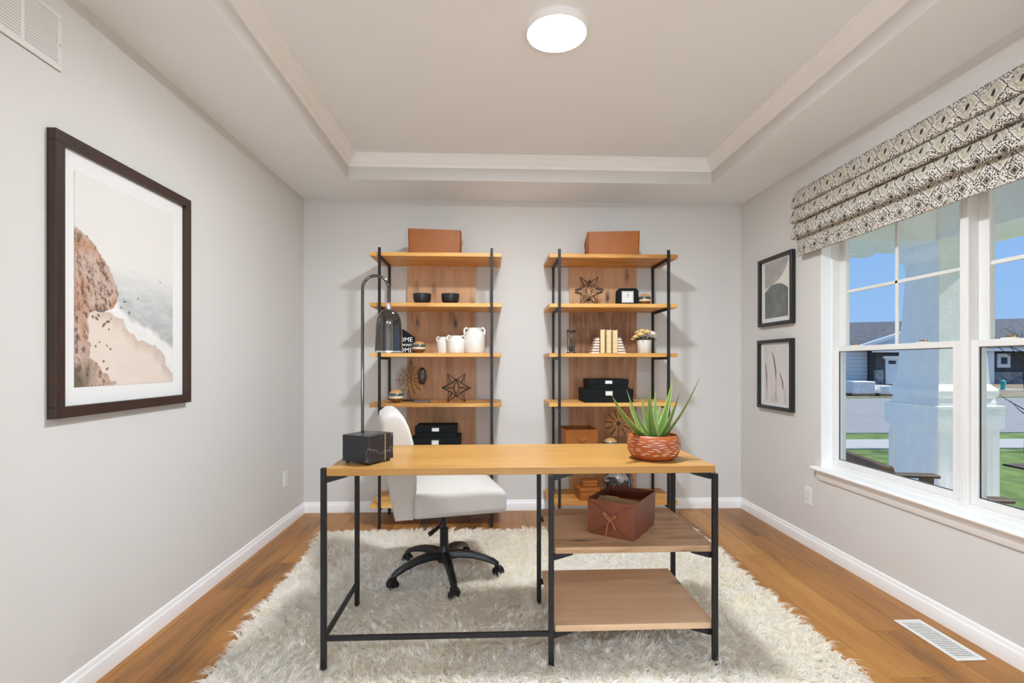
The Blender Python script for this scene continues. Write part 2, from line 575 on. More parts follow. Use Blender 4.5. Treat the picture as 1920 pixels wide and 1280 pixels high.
cb = MB()
cb.box(XL, TX0, YF, YB, ZC, 2.75).box(TX1, XR, YF, YB, ZC, 2.75)
cb.box(TX0, TX1, YF, TY0, ZC, 2.75).box(TX0, TX1, TY1, YB, ZC, 2.75)
cb.box(TX0, TX1, TY0, TY1, ZT, 2.75)
ceil_o = struct(cb.build('ceiling', 'ceiling'))
ceil_o.data.materials.append(M['wall'])
for p_ in ceil_o.data.polygons:            # the upright tray faces carry the wall colour
    if abs(p_.normal.z) < 0.5:
        p_.material_index = 1
# roof slab above everything keeps daylight out of the shell
struct(MB().box(HX0 - .3, XR + WT, HY0 - .3, YB + WT, 2.75, 2.85).build('roof_deck', 'trim'))

# crown moulding in the tray: profile (offset from face, z), mitred
crown = [(0, 2.526), (0.010, 2.526), (0.014, 2.533), (0.017, 2.541), (0.024, 2.546), (0.034, 2.556), (0.044, 2.570), (0.050, 2.580), (0.058, 2.584), (0.062, 2.591), (0.072, 2.594), (0.072, 2.60), (0, 2.60)]
cor = [(TX0, TY0, 1, 1), (TX1, TY0, -1, 1), (TX1, TY1, -1, -1), (TX0, TY1, 1, -1)]
def sweep(profile, c0, c1):
    m = MB()
    A = [m.bm.verts.new((c0[0] + c0[2] * d, c0[1] + c0[3] * d, z)) for d, z in profile]
    B = [m.bm.verts.new((c1[0] + c1[2] * d, c1[1] + c1[3] * d, z)) for d, z in profile]
    n = len(A)
    for i in range(n):
        j = (i + 1) % n
        m.bm.faces.new((A[i], A[j], B[j], B[i]))
    m.bm.faces.new(A)
    m.bm.faces.new(B)
    return m
for i in range(4):
    struct(sweep(crown, cor[i], cor[(i + 1) % 4]).build('trim_%d' % (i + 1), 'trim', smooth=True, angle=25))

# baseboards
bprof = [(0, 0), (0.014, 0), (0.014, 0.055), (0.0125, 0.060), (0.0095, 0.064), (0.0085, 0.072), (0.006, 0.080), (0.003, 0.083), (0, 0.083)]
rc = [(XL, YF, 1, 1), (XR, YF, -1, 1), (XR, YB, -1, -1), (XL, YB, 1, -1)]
struct(sweep(bprof, rc[3], rc[0]).build('baseboard_left', 'trim', smooth=True, angle=25))
struct(sweep(bprof, rc[1], rc[2]).build('baseboard_right', 'trim', smooth=True, angle=25))
struct(sweep(bprof, rc[2], rc[3]).build('baseboard_back', 'trim', smooth=True, angle=25))
struct(MB().box(OX0 - .07, OX0, YF, YF + .016, 0, OZ, .003).box(OX1, OX1 + .07, YF, YF + .016, 0, OZ, .003).build('trim_6', 'trim'))

# ------------------------------------------------------------------ windows
def frame_rect(m, x0, x1, ya, yb, za, zb, wl, wr, wt, wb, bev=0.003):
    """rectangular frame in the y-z plane; wl is the side at yb (far), wr at ya (near)"""
    m.box(x0, x1, ya, ya + wr, za, zb, bev)
    m.box(x0, x1, yb - wl, yb, za, zb, bev)
    m.box(x0, x1, ya + wr, yb - wl, za, za + wb, bev)
    m.box(x0, x1, ya + wr, yb - wl, zb - wt, zb, bev)
    return m

def window(idx, ya, yb):
    w = empty_struct('window_%d' % idx, (XR, (ya + yb) / 2, WZ0))
    c = w.location.copy()
    def fin(m, name, mat, par=w, **k):
        bmesh.ops.translate(m.bm, verts=m.bm.verts, vec=-c)
        return m.build(name, mat, par, **k)
    x0 = XR + 0.062
    zb, zt = WZ0 + 0.012, WZ1
    fin(frame_rect(MB(), x0, XR + WT, ya, yb, zb, zt, 0.014, 0.026, 0.03, 0.024), 'window_frame', 'vinyl')
    # lower sash, nearer to the room
    lo = fin(frame_rect(MB(), x0 + 0.012, x0 + 0.042, ya + 0.024, yb - 0.013, zb + 0.022, 1.262, 0.034, 0.050, 0.030, 0.036), 'sash', 'vinyl')
    fin(MB().box(x0 + 0.026, x0 + 0.030, ya + 0.070, yb - 0.044, zb + 0.054, 1.235), 'pane', 'glass', lo)
    fin(frame_rect(MB(), x0 + 0.021, x0 + 0.0255, ya + 0.073, yb - 0.046, zb + 0.057, 1.233, .004, .004, .004, .004, 0), 'glazing_bead', 'black_metal', lo)
    up = fin(frame_rect(MB(), x0 + 0.046, x0 + 0.076, ya + 0.024, yb - 0.013, 1.232, zt - 0.02, 0.050, 0.052, 0.045, 0.030), 'sash', 'vinyl')
    fin(MB().box(x0 + 0.060, x0 + 0.064, ya + 0.070, yb - 0.058, 1.260, zt - 0.06), 'pane', 'glass', up)
    ym = (ya + 0.076 + yb - 0.063) / 2
    fin(MB().box(x0 + 0.056, x0 + 0.068, ym - 0.009, ym + 0.009, 1.26, zt - 0.06, .002), 'muntin', 'vinyl', up)
    fin(MB().box(x0 + 0.056, x0 + 0.068, ya + 0.07, yb - 0.058, 1.590 - .009, 1.590 + .009, .002), 'muntin', 'vinyl', up)
    for yy in (ya + 0.25, yb - 0.17):
        l = fin(MB().box(x0 + 0.016, x0 + 0.036, yy - .030, yy + .030, 1.262, 1.267, .001), 'latch', 'vinyl')
        fin(MB().tube([(x0 + .026, yy - .018, 1.267), (x0 + .026, yy - .018, 1.274)], .008, 10).box(x0 + .02, x0 + .032, yy - .02, yy + .016, 1.270, 1.275, .001), 'latch_lever', 'gold', l)
    return w
window(1, 2.160, 3.047)
window(2, 1.270, 2.160)
# white jamb lining, stool and apron shared by both windows
struct(MB().box(XR + .0005, XR + .064, WY1 - .006, WY1, WZ0, WZ1).box(XR + .0005, XR + .064, WY0, WY0 + .006, WZ0, WZ1)
       .box(XR + .0005, XR + .064, WY0, WY1, WZ1 - .006, WZ1).build('trim_7', 'trim'))
stool = [(XR + .066, 0.507), (XR - .036, 0.507), (XR - .042, 0.511), (XR - .044, 0.517), (XR - .042, 0.523), (XR - .036, 0.527), (XR + .066, 0.527)]
struct(MB().prism(stool, WY0 - .045, WY1 + .045, 'Y').build('trim_8', 'trim', smooth=True, angle=50))
apron = [(XR, 0.507), (XR - .024, 0.507), (XR - .022, 0.497), (XR - .016, 0.490), (XR - .016, 0.470), (XR - .013, 0.466), (XR - .013, 0.455), (XR - .009, 0.450), (XR, 0.450)]
struct(MB().prism(apron, WY0 - .025, WY1 + .020, 'Y').build('trim_9', 'trim', smooth=True, angle=40))

# ------------------------------------------------------------------ rug
rug = thing('shag_rug', 'cream long-pile shag rug under the desk and office chair', 'rug', (0.15, 2.3, 0))
RC = [(-1.13, 3.50), (1.40, 3.48), (1.345, 1.15), (-0.985, 1.15)]   # BL BR FR FL
RB = MB()
RB.prism([(x - 0.15, y - 2.3) for x, y in RC], 0.0, 0.010, 'Z')
RB.build('backing', plain('rug_backing', (0.86, 0.82, 0.74), 0.95), rug)
def rug_point(s, t):
    bl, br, fr, fl = [np.array(p) for p in RC]
    s = s[:, None]; t = t[:, None]
    return (bl * (1 - s) + br * s) * t + (fl * (1 - s) + fr * s) * (1 - t)
def field(p, k, seed):
    r = np.random.default_rng(seed)
    out = np.zeros(len(p))
    for _ in range(7):
        a = r.uniform(0, 2 * PI); f = k * r.uniform(0.5, 1.8); ph = r.uniform(0, 6.28)
        out += np.sin((p[:, 0] * math.cos(a) + p[:, 1] * math.sin(a)) * f + ph)
    return out / 3.0
nx, ny = 132, 124
gx, gy = np.meshgrid(np.arange(nx), np.arange(ny))
s = (gx.ravel() + rng.uniform(0, 1, nx * ny)) / nx
t = (gy.ravel() + rng.uniform(0, 1, nx * ny)) / ny
cl = rug_point(s, t)
nb = 13
ang = 1.3 * field(cl, 8.0, 3) + rng.normal(0, 0.95, len(cl)) - PI / 2
lean = np.clip(1.05 + 0.40 * field(cl, 13.0, 5) + rng.normal(0, 0.35, len(cl)), 0.05, 1.35)
hgt = np.clip(0.042 + 0.007 * field(cl, 7.0, 9) + rng.normal(0, 0.006, len(cl)), 0.024, 0.062)
tone = np.clip(0.55 + 0.22 * field(cl, 6.0, 21) + rng.normal(0, 0.28, len(cl)), 0, 1)
P = np.repeat(cl, nb, axis=0); A = np.repeat(ang, nb); Lr = np.repeat(lean, nb); Hh = np.repeat(hgt, nb); Tn = np.repeat(tone, nb)
n = len(P)
P = P + rng.normal(0, 0.0050, (n, 2))
A = A + rng.normal(0, 0.30, n)
Lr = np.clip(Lr + rng.normal(0, 0.16, n), 0.0, 1.4)
Hh = Hh * rng.uniform(0.75, 1.12, n)
dirv = np.stack([np.cos(A), np.sin(A)], 1)
fa = rng.uniform(0, PI, n)
side = np.stack([np.cos(fa), np.sin(fa)], 1)
wd = rng.uniform(0.0012, 0.0028, n)
z0 = 0.008
mid = P + dirv * (Lr * Hh * 0.38)[:, None]
tip = P + dirv * (Lr * Hh * 1.0)[:, None] + rng.normal(0, 0.002, (n, 2))
zm = z0 + Hh * 0.62 * np.cos(Lr * 0.35)
zt_ = z0 + Hh * np.cos(Lr * 0.85)
V = np.zeros((n, 5, 3), dtype=np.float32)
V[:, 0, :2] = P - side * wd[:, None]; V[:, 0, 2] = z0
V[:, 1, :2] = P + side * wd[:, None]; V[:, 1, 2] = z0
V[:, 2, :2] = mid - side * wd[:, None] * 0.9; V[:, 2, 2] = zm
V[:, 3, :2] = mid + side * wd[:, None] * 0.9; V[:, 3, 2] = zm
V[:, 4, :2] = tip; V[:, 4, 2] = zt_
V[:, :, 0] -= 0.15; V[:, :, 1] -= 2.3
me = bpy.data.meshes.new('pile')
me.vertices.add(n * 5)
me.vertices.foreach_set('co', V.ravel())
base = (np.arange(n) * 5)[:, None]
loops = np.concatenate([base + np.array([[0, 1, 3, 2]]), base + np.array([[2, 3, 4]])], axis=1).astype(np.int32)
me.loops.add(n * 7)
me.loops.foreach_set('vertex_index', loops.ravel())
me.polygons.add(n * 2)
ls = np.stack([np.arange(n) * 7, np.arange(n) * 7 + 4], 1).astype(np.int32)
me.polygons.foreach_set('loop_start', ls.ravel())
me.update(calc_edges=True)
ca = me.color_attributes.new('Col', 'FLOAT_COLOR', 'POINT')
w_ = np.array([.99, .985, .97]); c_ = np.array([.975, .93, .84])
colr = w_[None] * Tn[:, None] + c_[None] * (1 - Tn[:, None])
cc = np.ones((n, 5, 4), dtype=np.float32); cc[:, :, :3] = colr[:, None, :]
ca.data.foreach_set('color', cc.ravel())
pm, nt, out = new_mat('wool_pile')
at = N(nt, 'ShaderNodeAttribute', attribute_name='Col')
df = N(nt, 'ShaderNodeBsdfDiffuse'); tl = N(nt, 'ShaderNodeBsdfTranslucent'); mx = N(nt, 'ShaderNodeMixShader')
mx.inputs[0].default_value = 0.5
nt.links.new(at.outputs['Color'], df.inputs[0]); nt.links.new(at.outputs['Color'], tl.inputs[0])
nt.links.new(df.outputs[0], mx.inputs[1]); nt.links.new(tl.outputs[0], mx.inputs[2]); nt.links.new(mx.outputs[0], out.inputs[0])
tag(link_mesh('pile', me, pm, rug), kind='stuff')

# ------------------------------------------------------------------ desk
desk = thing('writing_desk', 'oak topped writing desk with black metal frame and two side shelves', 'desk', (0.12, 2.20, 0.012))
def D(x, y, z):
    return (x - 0.12, y - 2.20, z - 0.012)
def dbox(x0, x1, y0, y1, z0, z1, bev=0.0):
    a = D(x0, y0, z0); b = D(x1, y1, z1)
    return MB().box(a[0], b[0], a[1], b[1], a[2], b[2], bev)
DX0, DX1, DY0, DY1 = -0.610, 0.862, 1.930, 2.475
dbox(DX0, DX1, DY0, DY1, 0.742, 0.770, .0015).build('desktop', 'desk_oak', desk)
SX0 = 0.245
for zt2 in (0.462, 0.166):
    dbox(SX0, DX1, DY0 + .005, DY1 - .02, zt2 - 0.024, zt2, .0015).build('shelf', 'rustic', desk)
lw = 0.010
legs = [(-0.621, 1.936), (0.229, 1.925), (0.856, 1.921), (-0.621, 2.415), (0.229, 2.415), (0.872, 2.415)]
for i, (lx, ly) in enumerate(legs):
    top = 0.772 if i in (0, 3, 5) else 0.742
    if i == 2:
        top = 0.742
    dbox(lx - lw, lx + lw, ly - lw, ly + lw, 0.012, top, .002).build('leg', 'black_metal', desk)
def gusset(lx, ly, z, sx, mid=False):
    a = D(lx, ly, z)
    o = [(a[0], a[2]), (a[0] + sx * 0.078, a[2]), (a[0] + sx * 0.078, a[2] - .005), (a[0] + sx * 0.010, a[2] - 0.024), (a[0], a[2] - .024)]
    MB().prism(o, a[1] - .008, a[1] + .008, 'Y').build('bracket', 'black_metal', desk)
for lx, ly, sx in ((-0.613, 1.936, 1), (0.236, 1.936, 1), (0.848, 1.936, -1), (-0.613, 2.415, 1), (0.865, 2.415, -1)):
    gusset(lx, ly + .006, 0.742, sx)
for z in (0.438, 0.142):
    for lx, ly, sx in ((0.236, 1.938, 1), (0.850, 1.938, -1)):
        gusset(lx, ly + .006, z, sx)
dbox(-0.612, 0.220, 1.928, 1.944, 0.128, 0.146, .002).build('stretcher', 'black_metal', desk)
dbox(-0.629, -0.613, 1.945, 2.406, 0.128, 0.146, .002).build('stretcher', 'black_metal', desk)
for z in (0.438, 0.142):
    for lx, sx in ((0.236, 1), (0.865, -1)):
        gusset(lx, 2.415, z, sx)
# small leg on the far right is set in under the top

# ------------------------------------------------------------------ office chair
ch = thing('office_chair', 'white linen swivel chair on a black five-star base behind the desk', 'chair', (-0.250, 2.775, 0.012), math.radians(14))
def seat_fn(p):
    k = max(0.0, 1 - (p.x / 0.24) ** 2) * max(0.0, 1 - (p.y / 0.25) ** 2)
    z = p.z
    if z > 0:
        z += 0.030 * k
    if p.x > 0.10:
        z -= 0.012 * ((p.x - 0.10) / 0.14) ** 2 if p.z > 0 else 0
    return Vector((p.x, p.y, z))
MB().roundbox(0.240, 0.247, 0.062, 0.026, 14, seat_fn, (0.046, 0, 0.450)).build('seat', 'linen', ch, smooth=True, angle=60)
bo = [(-0.272, .388), (-0.186, .388), (-0.182, .47), (-0.166, .57), (-0.168, .66), (-0.182, .755), (-0.204, .835), (-0.230, .888), (-0.260, .910), (-0.295, .910), (-0.328, .886), (-0.342, .845), (-0.338, .76), (-0.318, .636), (-0.294, .50)]
bm_b = MB()
ys_ = [-0.247, -0.244, -0.232, -0.21, 0.21, 0.232, 0.244, 0.247]
ins = [0.020, 0.008, 0.002, 0.0, 0.0, 0.002, 0.008, 0.020]
cxm = sum(p[0] for p in bo) / len(bo); czm = 0.66
rings = []
for yy, q in zip(ys_, ins):
    ring = []
    for k, (px, pz) in enumerate(bo):
        a = Vector(bo[k - 1]); b = Vector(bo[(k + 1) % len(bo)])
        tdir = (b - a).normalized(); nrm = Vector((-tdir.y, tdir.x))
        ring.append(bm_b.bm.verts.new((px + nrm.x * q, yy, pz + nrm.y * q)))
    rings.append(ring)
for A_, B_ in zip(rings[:-1], rings[1:]):
    for k in range(len(bo)):
        j = (k + 1) % len(bo)
        bm_b.bm.faces.new((A_[k], A_[j], B_[j], B_[k]))
bm_b.bm.faces.new(rings[0]); bm_b.bm.faces.new(rings[-1])
bk = bm_b.build('backrest', 'linen', ch, smooth=True, angle=60)
MB().tube([(-0.190, -0.246, .392), (-0.187, -0.2465, .47), (-0.172, -0.2465, .55)], 0.0022, 6).build('seam', 'linen', bk, smooth=True)
MB().box(-0.10, 0.13, -0.07, 0.07, 0.366, 0.386, .006).box(0.05, 0.075, 0.05, 0.07, 0.33, 0.37, .003).build('tilt_plate', 'black_plastic', ch)
MB().tube([(0, 0, .24), (0, 0, .37)], 0.014, 14).tube([(0, 0, .10), (0, 0, .262)], 0.023, 16).lathe([(0.036, .085), (0.040, .10), (0.040, .125), (0.030, .15), (0.023, .17)], 20).build('gas_column', 'black_plastic', ch, smooth=True)
MB().tube([(0.01, -0.02, .365), (-0.02, -0.12, .355), (-0.05, -0.17, .325)], 0.006, 8).tube([(-0.05, -0.17, .326), (-0.105, -0.20, .300)], [0.009, 0.012], 8).build('height_lever', 'black_plastic', ch, smooth=True)
wdirs = []
for (cxw, cyw) in ((-0.173, 2.461), (-0.525, 2.605), (0.05, 2.744), (-0.508, 2.986), (-0.164, 3.055)):
    wdirs.append(math.atan2(cyw - 2.775, cxw + 0.250) - math.radians(14))
base_a = sum(((a - wdirs[0]) % (2 * PI)) - [0, 4, 1, 3, 2][i] * 2 * PI / 5 for i, a in enumerate(wdirs)) / 5 + wdirs[0]
for k in range(5):
    a = base_a + k * 2 * PI / 5
    R3 = Matrix.Rotation(a, 4, 'Z')
    lg = MB()
    secs = [(0.02, .120, .028, .020), (0.08, .128, .023, .018), (0.15, .122, .020, .016), (0.22, .104, .018, .014), (0.27, .084, .017, .013), (0.295, .066, .015, .012)]
    rr = []
    for (d, z, hw, hh) in secs:
        rr.append([lg.bm.verts.new(R3 @ Vector((d, hw * sx, z + hh * sz))) for sx, sz in ((-1, -1), (-1, .3), (-.6, 1), (.6, 1), (1, .3), (1, -1))])
    for A_, B_ in zip(rr[:-1], rr[1:]):
        for j in range(6):
            lg.bm.faces.new((A_[j], A_[(j + 1) % 6], B_[(j + 1) % 6], B_[j]))
    lg.bm.faces.new(rr[0]); lg.bm.faces.new(rr[-1])
    lo = lg.build('base_leg', 'black_plastic', ch, smooth=True, angle=40)
    cs = MB()
    tw = a + 1.1 + k * 1.3
    T = Matrix.Translation(R3 @ Vector((0.292, 0, 0.030))) @ Matrix.Rotation(tw, 4, 'Z')
    for sy in (-1, 1):
        cs.tube([T @ Vector((0, sy * .004, 0)), T @ Vector((0, sy * .020, 0))], 0.027, 18)
    cs.box(-.02, .02, -.012, .012, .016, .034, .004, T)
    cs.tube([R3 @ Vector((0.288, 0, .05)), R3 @ Vector((0.288, 0, .075))], .007, 8)
    cs.build('caster', 'black_plastic', lo, smooth=True, angle=40)

# ------------------------------------------------------------------ bookcases
TZ = [1.945, 1.5895, 1.234, 0.8785, 0.523, 0.1675]
def bookcase(cx, label):
    b = thing('bookcase', label, 'bookcase', (cx, 3.83, 0), group=None)
    for sx in (-1, 1):
        MB().box(sx * .394 - .009, sx * .394 + .009, -.209, -.191, 0, 1.975, .0015).build('post', 'black_metal', b)
        MB().box(sx * .394 - .009, sx * .394 + .009, .150, .168, 0, TZ[0] - .027, .0015).build('post', 'black_metal', b)
        for z in TZ:
            MB().box(sx * .394 - .009, sx * .394 + .009, -.191, .150, z - .027 - .018, z - .027, .001).build('side_rail', 'black_metal', b)
    for z in TZ:
        MB().box(-.465, .465, -.191, .200, z - .027, z, .001).build('shelf', 'oak', b)
    # back panel boards between the shelves, three boards wide
    for za, zb in zip(TZ[1:], TZ[:-1]):
        MB().box(-.262, .272, .182, .200, za, zb - .027).build('back_panel', 'panel', b)
    return b
bookcase(-0.385, 'left oak bookcase with black metal posts, behind the arched lamp and office chair')
bookcase(0.885, 'right oak bookcase with black metal posts, behind the potted aloe')

# ------------------------------------------------------------------ arched desk lamp
lamp = thing('desk_lamp', 'arched desk lamp with smoked chrome bell shade and black marble block base', 'lamp', (-0.488, 2.068, 0.770), math.radians(61))
for sx in (-1, 1):
    for sy in (-1, 1):
        MB().tube([(sx * .055, sy * .055, 0), (sx * .055, sy * .055, .010)], .007, 10).build('foot', 'black_plastic', lamp)
MB().box(-.070, .018, -.069, .069, .009, .112, .0015).build('marble_block', 'marble', lamp)
MB().box(.018, .022, -.0695, .0695, .009, .1125).build('metal_strip', 'chrome_bright', lamp)
MB().box(.022, .070, -.069, .069, .009, .112, .0015).build('marble_block', 'marble', lamp)
Ri = Matrix.Rotation(-math.radians(61), 4, 'Z')
def LW(x, y, z):
    return Ri @ Vector((x + 0.488, y - 2.068, z - 0.770))
sx0, sy0 = -0.515, 2.085
pts = [(sx0, sy0, 0.882)] + [(sx0, sy0, z) for z in (1.0, 1.2, 1.40)] + [(sx0 + .0525 - .0525 * math.cos(t), sy0, 1.462 + .0525 * math.sin(t)) for t in [PI * i / 16 for i in range(17)]] + [(sx0 + .105, sy0, 1.405)]
MB().tube([LW(*p) for p in pts], .0062, 14).build('stem', 'chrome', lamp, smooth=True)
sc_ = LW(sx0 + .105, sy0, 0)
col_ = MB().lathe([(.008, .608), (.009, .610), (.009, .632), (.007, .636)], 18, (sc_.x, sc_.y, 0), True, True)
col_.build('collar', 'chrome_bright', lamp, smooth=True)
sh = MB()
prof = [(.0555, .437), (.0545, .46), (.053, .51), (.0515, .545), (.048, .570), (.040, .590), (.028, .603), (.012, .610), (.0, .611)]
inner = [(max(r - .0018, 0), z - .0015) for r, z in prof]
sh.lathe(prof, 40, (sc_.x, sc_.y, 0), False)
sh.lathe(inner, 40, (sc_.x, sc_.y, 0), False)
shade_o = sh.build('lamp_shade', 'chrome', lamp, smooth=True)
MB().lathe([(.0538, .4355), (.0562, .4355), (.0562, .441), (.0538, .441), (.0538, .4355)], 40, (sc_.x, sc_.y, 0), False).build('rim', 'chrome_bright', shade_o, smooth=True)

# ------------------------------------------------------------------ potted aloe
PX, PY = 0.672, 2.085
pl = thing('potted_aloe', 'green aloe plant in a terracotta pot with white dashes on the desk', 'plant', (PX, PY, 0.770))
pprof = [(.060, 0), (.078, .003), (.094, .016), (.104, .036), (.1075, .056), (.105, .076), (.099, .092), (.0945, .099), (.091, .101), (.088, .099), (.0895, .090), (.092, .080)]
pot = MB().lathe(pprof, 48).build('pot', 'terracotta', pl, smooth=True, angle=50)
dash = MB()
rng2 = random.Random(5)
def pot_r(z):
    for (r0, z0_), (r1, z1_) in zip(pprof[:8], pprof[1:9]):
        if z0_ <= z <= z1_:
            return r0 + (r1 - r0) * (z - z0_) / max(1e-6, z1_ - z0_)
    return .1
for row in range(8):
    zc = .027 + row * .0085
    a = rng2.uniform(0, .5)
    while a < 2 * PI:
        ln = rng2.uniform(.16, .34)
        k = 5
        up_, dn_ = [], []
        for i in range(k + 1):
            aa = a + ln * i / k
            hw = .0008 * math.sin(PI * (i + .25) / (k + .5)) + .0002
            zz = zc + .0016 * math.sin(aa * 7 + row)
            r = pot_r(zz) + .0007
            up_.append(dash.bm.verts.new((r * math.cos(aa), r * math.sin(aa), zz + hw)))
            dn_.append(dash.bm.verts.new((r * math.cos(aa), r * math.sin(aa), zz - hw)))
        for i in range(k):
            dash.bm.faces.new((up_[i], up_[i + 1], dn_[i + 1], dn_[i]))
        a += ln + rng2.uniform(.08, .45)
tag(dash.build('glaze_dashes', 'glaze', pot), kind='stuff')
MB().lathe([(.0915, .080), (.06, .084), (0, .087)], 32, (0, 0, 0), False).build('soil', 'soil', pl, smooth=True)
tips = [((.484, 2.00, 1.029), .036, -.02), ((.566, 2.10, 1.051), .030, -.01), ((.644, 2.16, 1.018), .026, 0), ((.642, 2.05, 1.051), .034, -.005), ((.696, 2.14, 1.039), .030, 0), ((.765, 2.13, 1.087), .030, .01), ((.758, 2.03, 1.043), .034, .01), ((.851, 2.06, 1.102), .032, .01),
        ((.60, 2.20, .99), .026, 0), ((.735, 2.20, .985), .026, 0)]
def aloe_leaf(base, tip, w, bow):
    m = MB()
    base, tip = Vector(base), Vector(tip)
    mid_ = (base + tip) / 2
    out_ = Vector((tip.x - base.x, tip.y - base.y, 0))
    ctrl = mid_ + Vector((0, 0, -.012)) + out_ * .10 - Vector((0, 0, .02))
    ns = 11
    rings, cols = [], []
    for i in range(ns + 1):
        t = i / ns
        p = base * (1 - t) ** 2 + ctrl * 2 * t * (1 - t) + tip * t * t
        d = ((ctrl - base) * (1 - t) + (tip - ctrl) * t).normalized()
        sd = d.cross(Vector((0, 0, 1)))
        if out_.length < .03:
            sd = Vector((1, 0, 0))
        if sd.length < 1e-4:
            sd = Vector((1, 0, 0))
        # keep the wide side turned to the room
        sd = (sd.normalized() * .55 + Vector((1, 0, 0)) * (1 if sd.x >= 0 else -1) * .45)
        sd = (sd - d * sd.dot(d)).normalized()
        nr = sd.cross(d).normalized()
        hw = w * .5 * (1 - t) ** .85 * (1.0 if t > .12 else .75 + 2 * t) + .0006
        th = hw * .34
        ring = []
        for (a_, b_, e) in ((-1, .10, 1), (-.6, -.5, 0), (0, -1, 0), (.6, -.5, 0), (1, .10, 1), (.5, .55, 0), (0, .35, 0), (-.5, .55, 0)):
            v = m.bm.verts.new(p + sd * hw * a_ + nr * th * b_)
            ring.append(v)
            cols.append((e, t))
        rings.append(ring)
    for A_, B_ in zip(rings[:-1], rings[1:]):
        for j in range(8):
            m.bm.faces.new((A_[j], A_[(j + 1) % 8], B_[(j + 1) % 8], B_[j]))
    m.bm.faces.new(rings[0]); m.bm.faces.new(rings[-1])
    o = m.build('leaf', 'leaf', pl, smooth=True, angle=60)
    cat_ = o.data.color_attributes.new('Col', 'FLOAT_COLOR', 'POINT')
    r2 = random.Random(hash(tip[:]) % 1000)
    for i, (e, t) in enumerate(cols):
        g1 = Vector(lin(54, 92, 38)[:3]); g2 = Vector(lin(116, 146, 62)[:3]); g3 = Vector(lin(200, 204, 120)[:3])
        c = g1.lerp(g2, min(1, t * .9))
        if e:
            c = c.lerp(g3, .65)
        c = c * r2.uniform(.85, 1.12)
        cat_.data[i].color = (c.x, c.y, c.z, 1)
    return o
for (tp, w, bw) in tips:
    tx, ty, tz = tp[0] - PX, tp[1] - PY, tp[2] - .770
    aloe_leaf((tx * .10 + .004, ty * .12, .070), (tx * 1.03, ty, tz * 1.02), w * 1.5, bw)
for (x, y, r) in ((-.045, -.045, .012), (-.055, -.02, .010), (-.03, -.06, .009), (.05, -.045, .011), (.06, -.015, .010), (-.062, -.042, .008), (.035, -.062, .009), (.068, .02, .01)):
    MB().ellipsoid((x, y, .086), r, r * .8, r * .6, 8, 6).build('pebble', 'soil', pl, smooth=True)
for k in range(5):
    a = -2.3 + k * .16
    MB().tube([(-.040, -.035, .085), (-.040 + .018 * math.cos(a * 1.7), -.035 + .018 * math.sin(a * 1.7), .098), (-.040 + .030 * math.cos(a * 1.7), -.035 + .030 * math.sin(a * 1.7), .101)], [.004, .005, .0008], 6).build('dark_succulent_leaf', plain('dark_succulent', (.03, .02, .025), .5) if k == 0 else bpy.data.materials['dark_succulent'], pl, smooth=True)

# ------------------------------------------------------------------ leather bins
def leather_bin(name, label, loc, rz, L, W, H, mat, bow_side='front', bow=True, taper=0.03):
    """open box; L along local x (the bow face is the -y face), W along y"""
    b = thing(name, label, 'bin', loc, rz, None)
    hl, hw, th = L / 2, W / 2, .0035
    m = MB()
    def ring(z, ox, cr, k=6):
        a, c = hl - ox, hw - ox
        pts = []
        for sx, sy, a0 in ((1, 1, 0), (-1, 1, PI / 2), (-1, -1, PI), (1, -1, 3 * PI / 2)):
            for i in range(k + 1):
                t = a0 + PI / 2 * i / k
                pts.append((sx * (a - cr) + cr * math.cos(t), sy * (c - cr) + cr * math.sin(t), z))
        return [m.bm.verts.new(p) for p in pts]
    cr = .014
    tp = taper * H
    R0 = ring(0, tp, cr); R1 = ring(H * .5, tp * .4, cr); R2 = ring(H, 0, cr); R3 = ring(H, th, cr - .003); R4 = ring(th * 2, th + tp, cr - .003)
    nn = len(R0)
    # sag the long rims slightly
    for R_ in (R2, R3):
        for v in R_:
            k = max(0, 1 - (v.co.x / (hl * .95)) ** 2)
            v.co.z -= .010 * k * (H / .15)
    for A_, B_ in ((R0, R1), (R1, R2), (R2, R3), (R3, R4)):
        for j in range(nn):
            m.bm.faces.new((A_[j], A_[(j + 1) % nn], B_[(j + 1) % nn], B_[j]))
    m.bm.faces.new(list(reversed(R0))); m.bm.faces.new(R4)
    body = m.build('body', mat, b, smooth=True, angle=40)
    if bow:
        faces = [(-1,)] if bow_side == 'front' else [(bow_side,)]
        # flap curves (overlapping leaves) and a tied cord on the short -y face
        y = -hw + tp * .4 - .0022
        fl = MB()
        for sgn in (-1, 1):
            o = [(sgn * hl * .96, H * .06)]
            o += [(sgn * (hl * .96 - (hl * .88) * math.sin(PI * i / 12) ** .8), H * (.06 + .88 * i / 12)) for i in range(1, 12)]
            o += [(sgn * hl * .96, H * .93)]
            if sgn < 0:
                o = list(reversed(o))
            fl.prism(o, y - .003, y + .003, 'Y')
        fl.build('flap', mat, b)
        cd = MB()
        c0 = (0, y - .006, H * .52)
        for sgn, up in ((-1, 1), (1, 1)):
            loop = [c0]
            for i in range(1, 8):
                t = PI * 2 * i / 8
                loop.append((c0[0] + sgn * (.026 * (1 - math.cos(t)) * .5 + .006 * math.sin(t)), y - .007 - .004 * math.sin(t / 2), c0[2] + (.020 * (1 - math.cos(t)) * .5 + .012 * math.sin(t)) * (1 if sgn < 0 else .7)))
            loop.append(c0)
            cd.tube(loop, .0026, 6)
        cd.tube([c0, (-.010, y - .008, H * .36), (-.016, y - .007, H * .14), (-.018, y - .005, H * .05)], .0026, 6)
        cd.tube([c0, (.014, y - .008, H * .38), (.022, y - .007, H * .26)], .0026, 6)
        cd.ellipsoid(c0, .004, .003, .004, 8, 6)
        cd.build('tied_cord', 'cord', b, smooth=True)
    return b
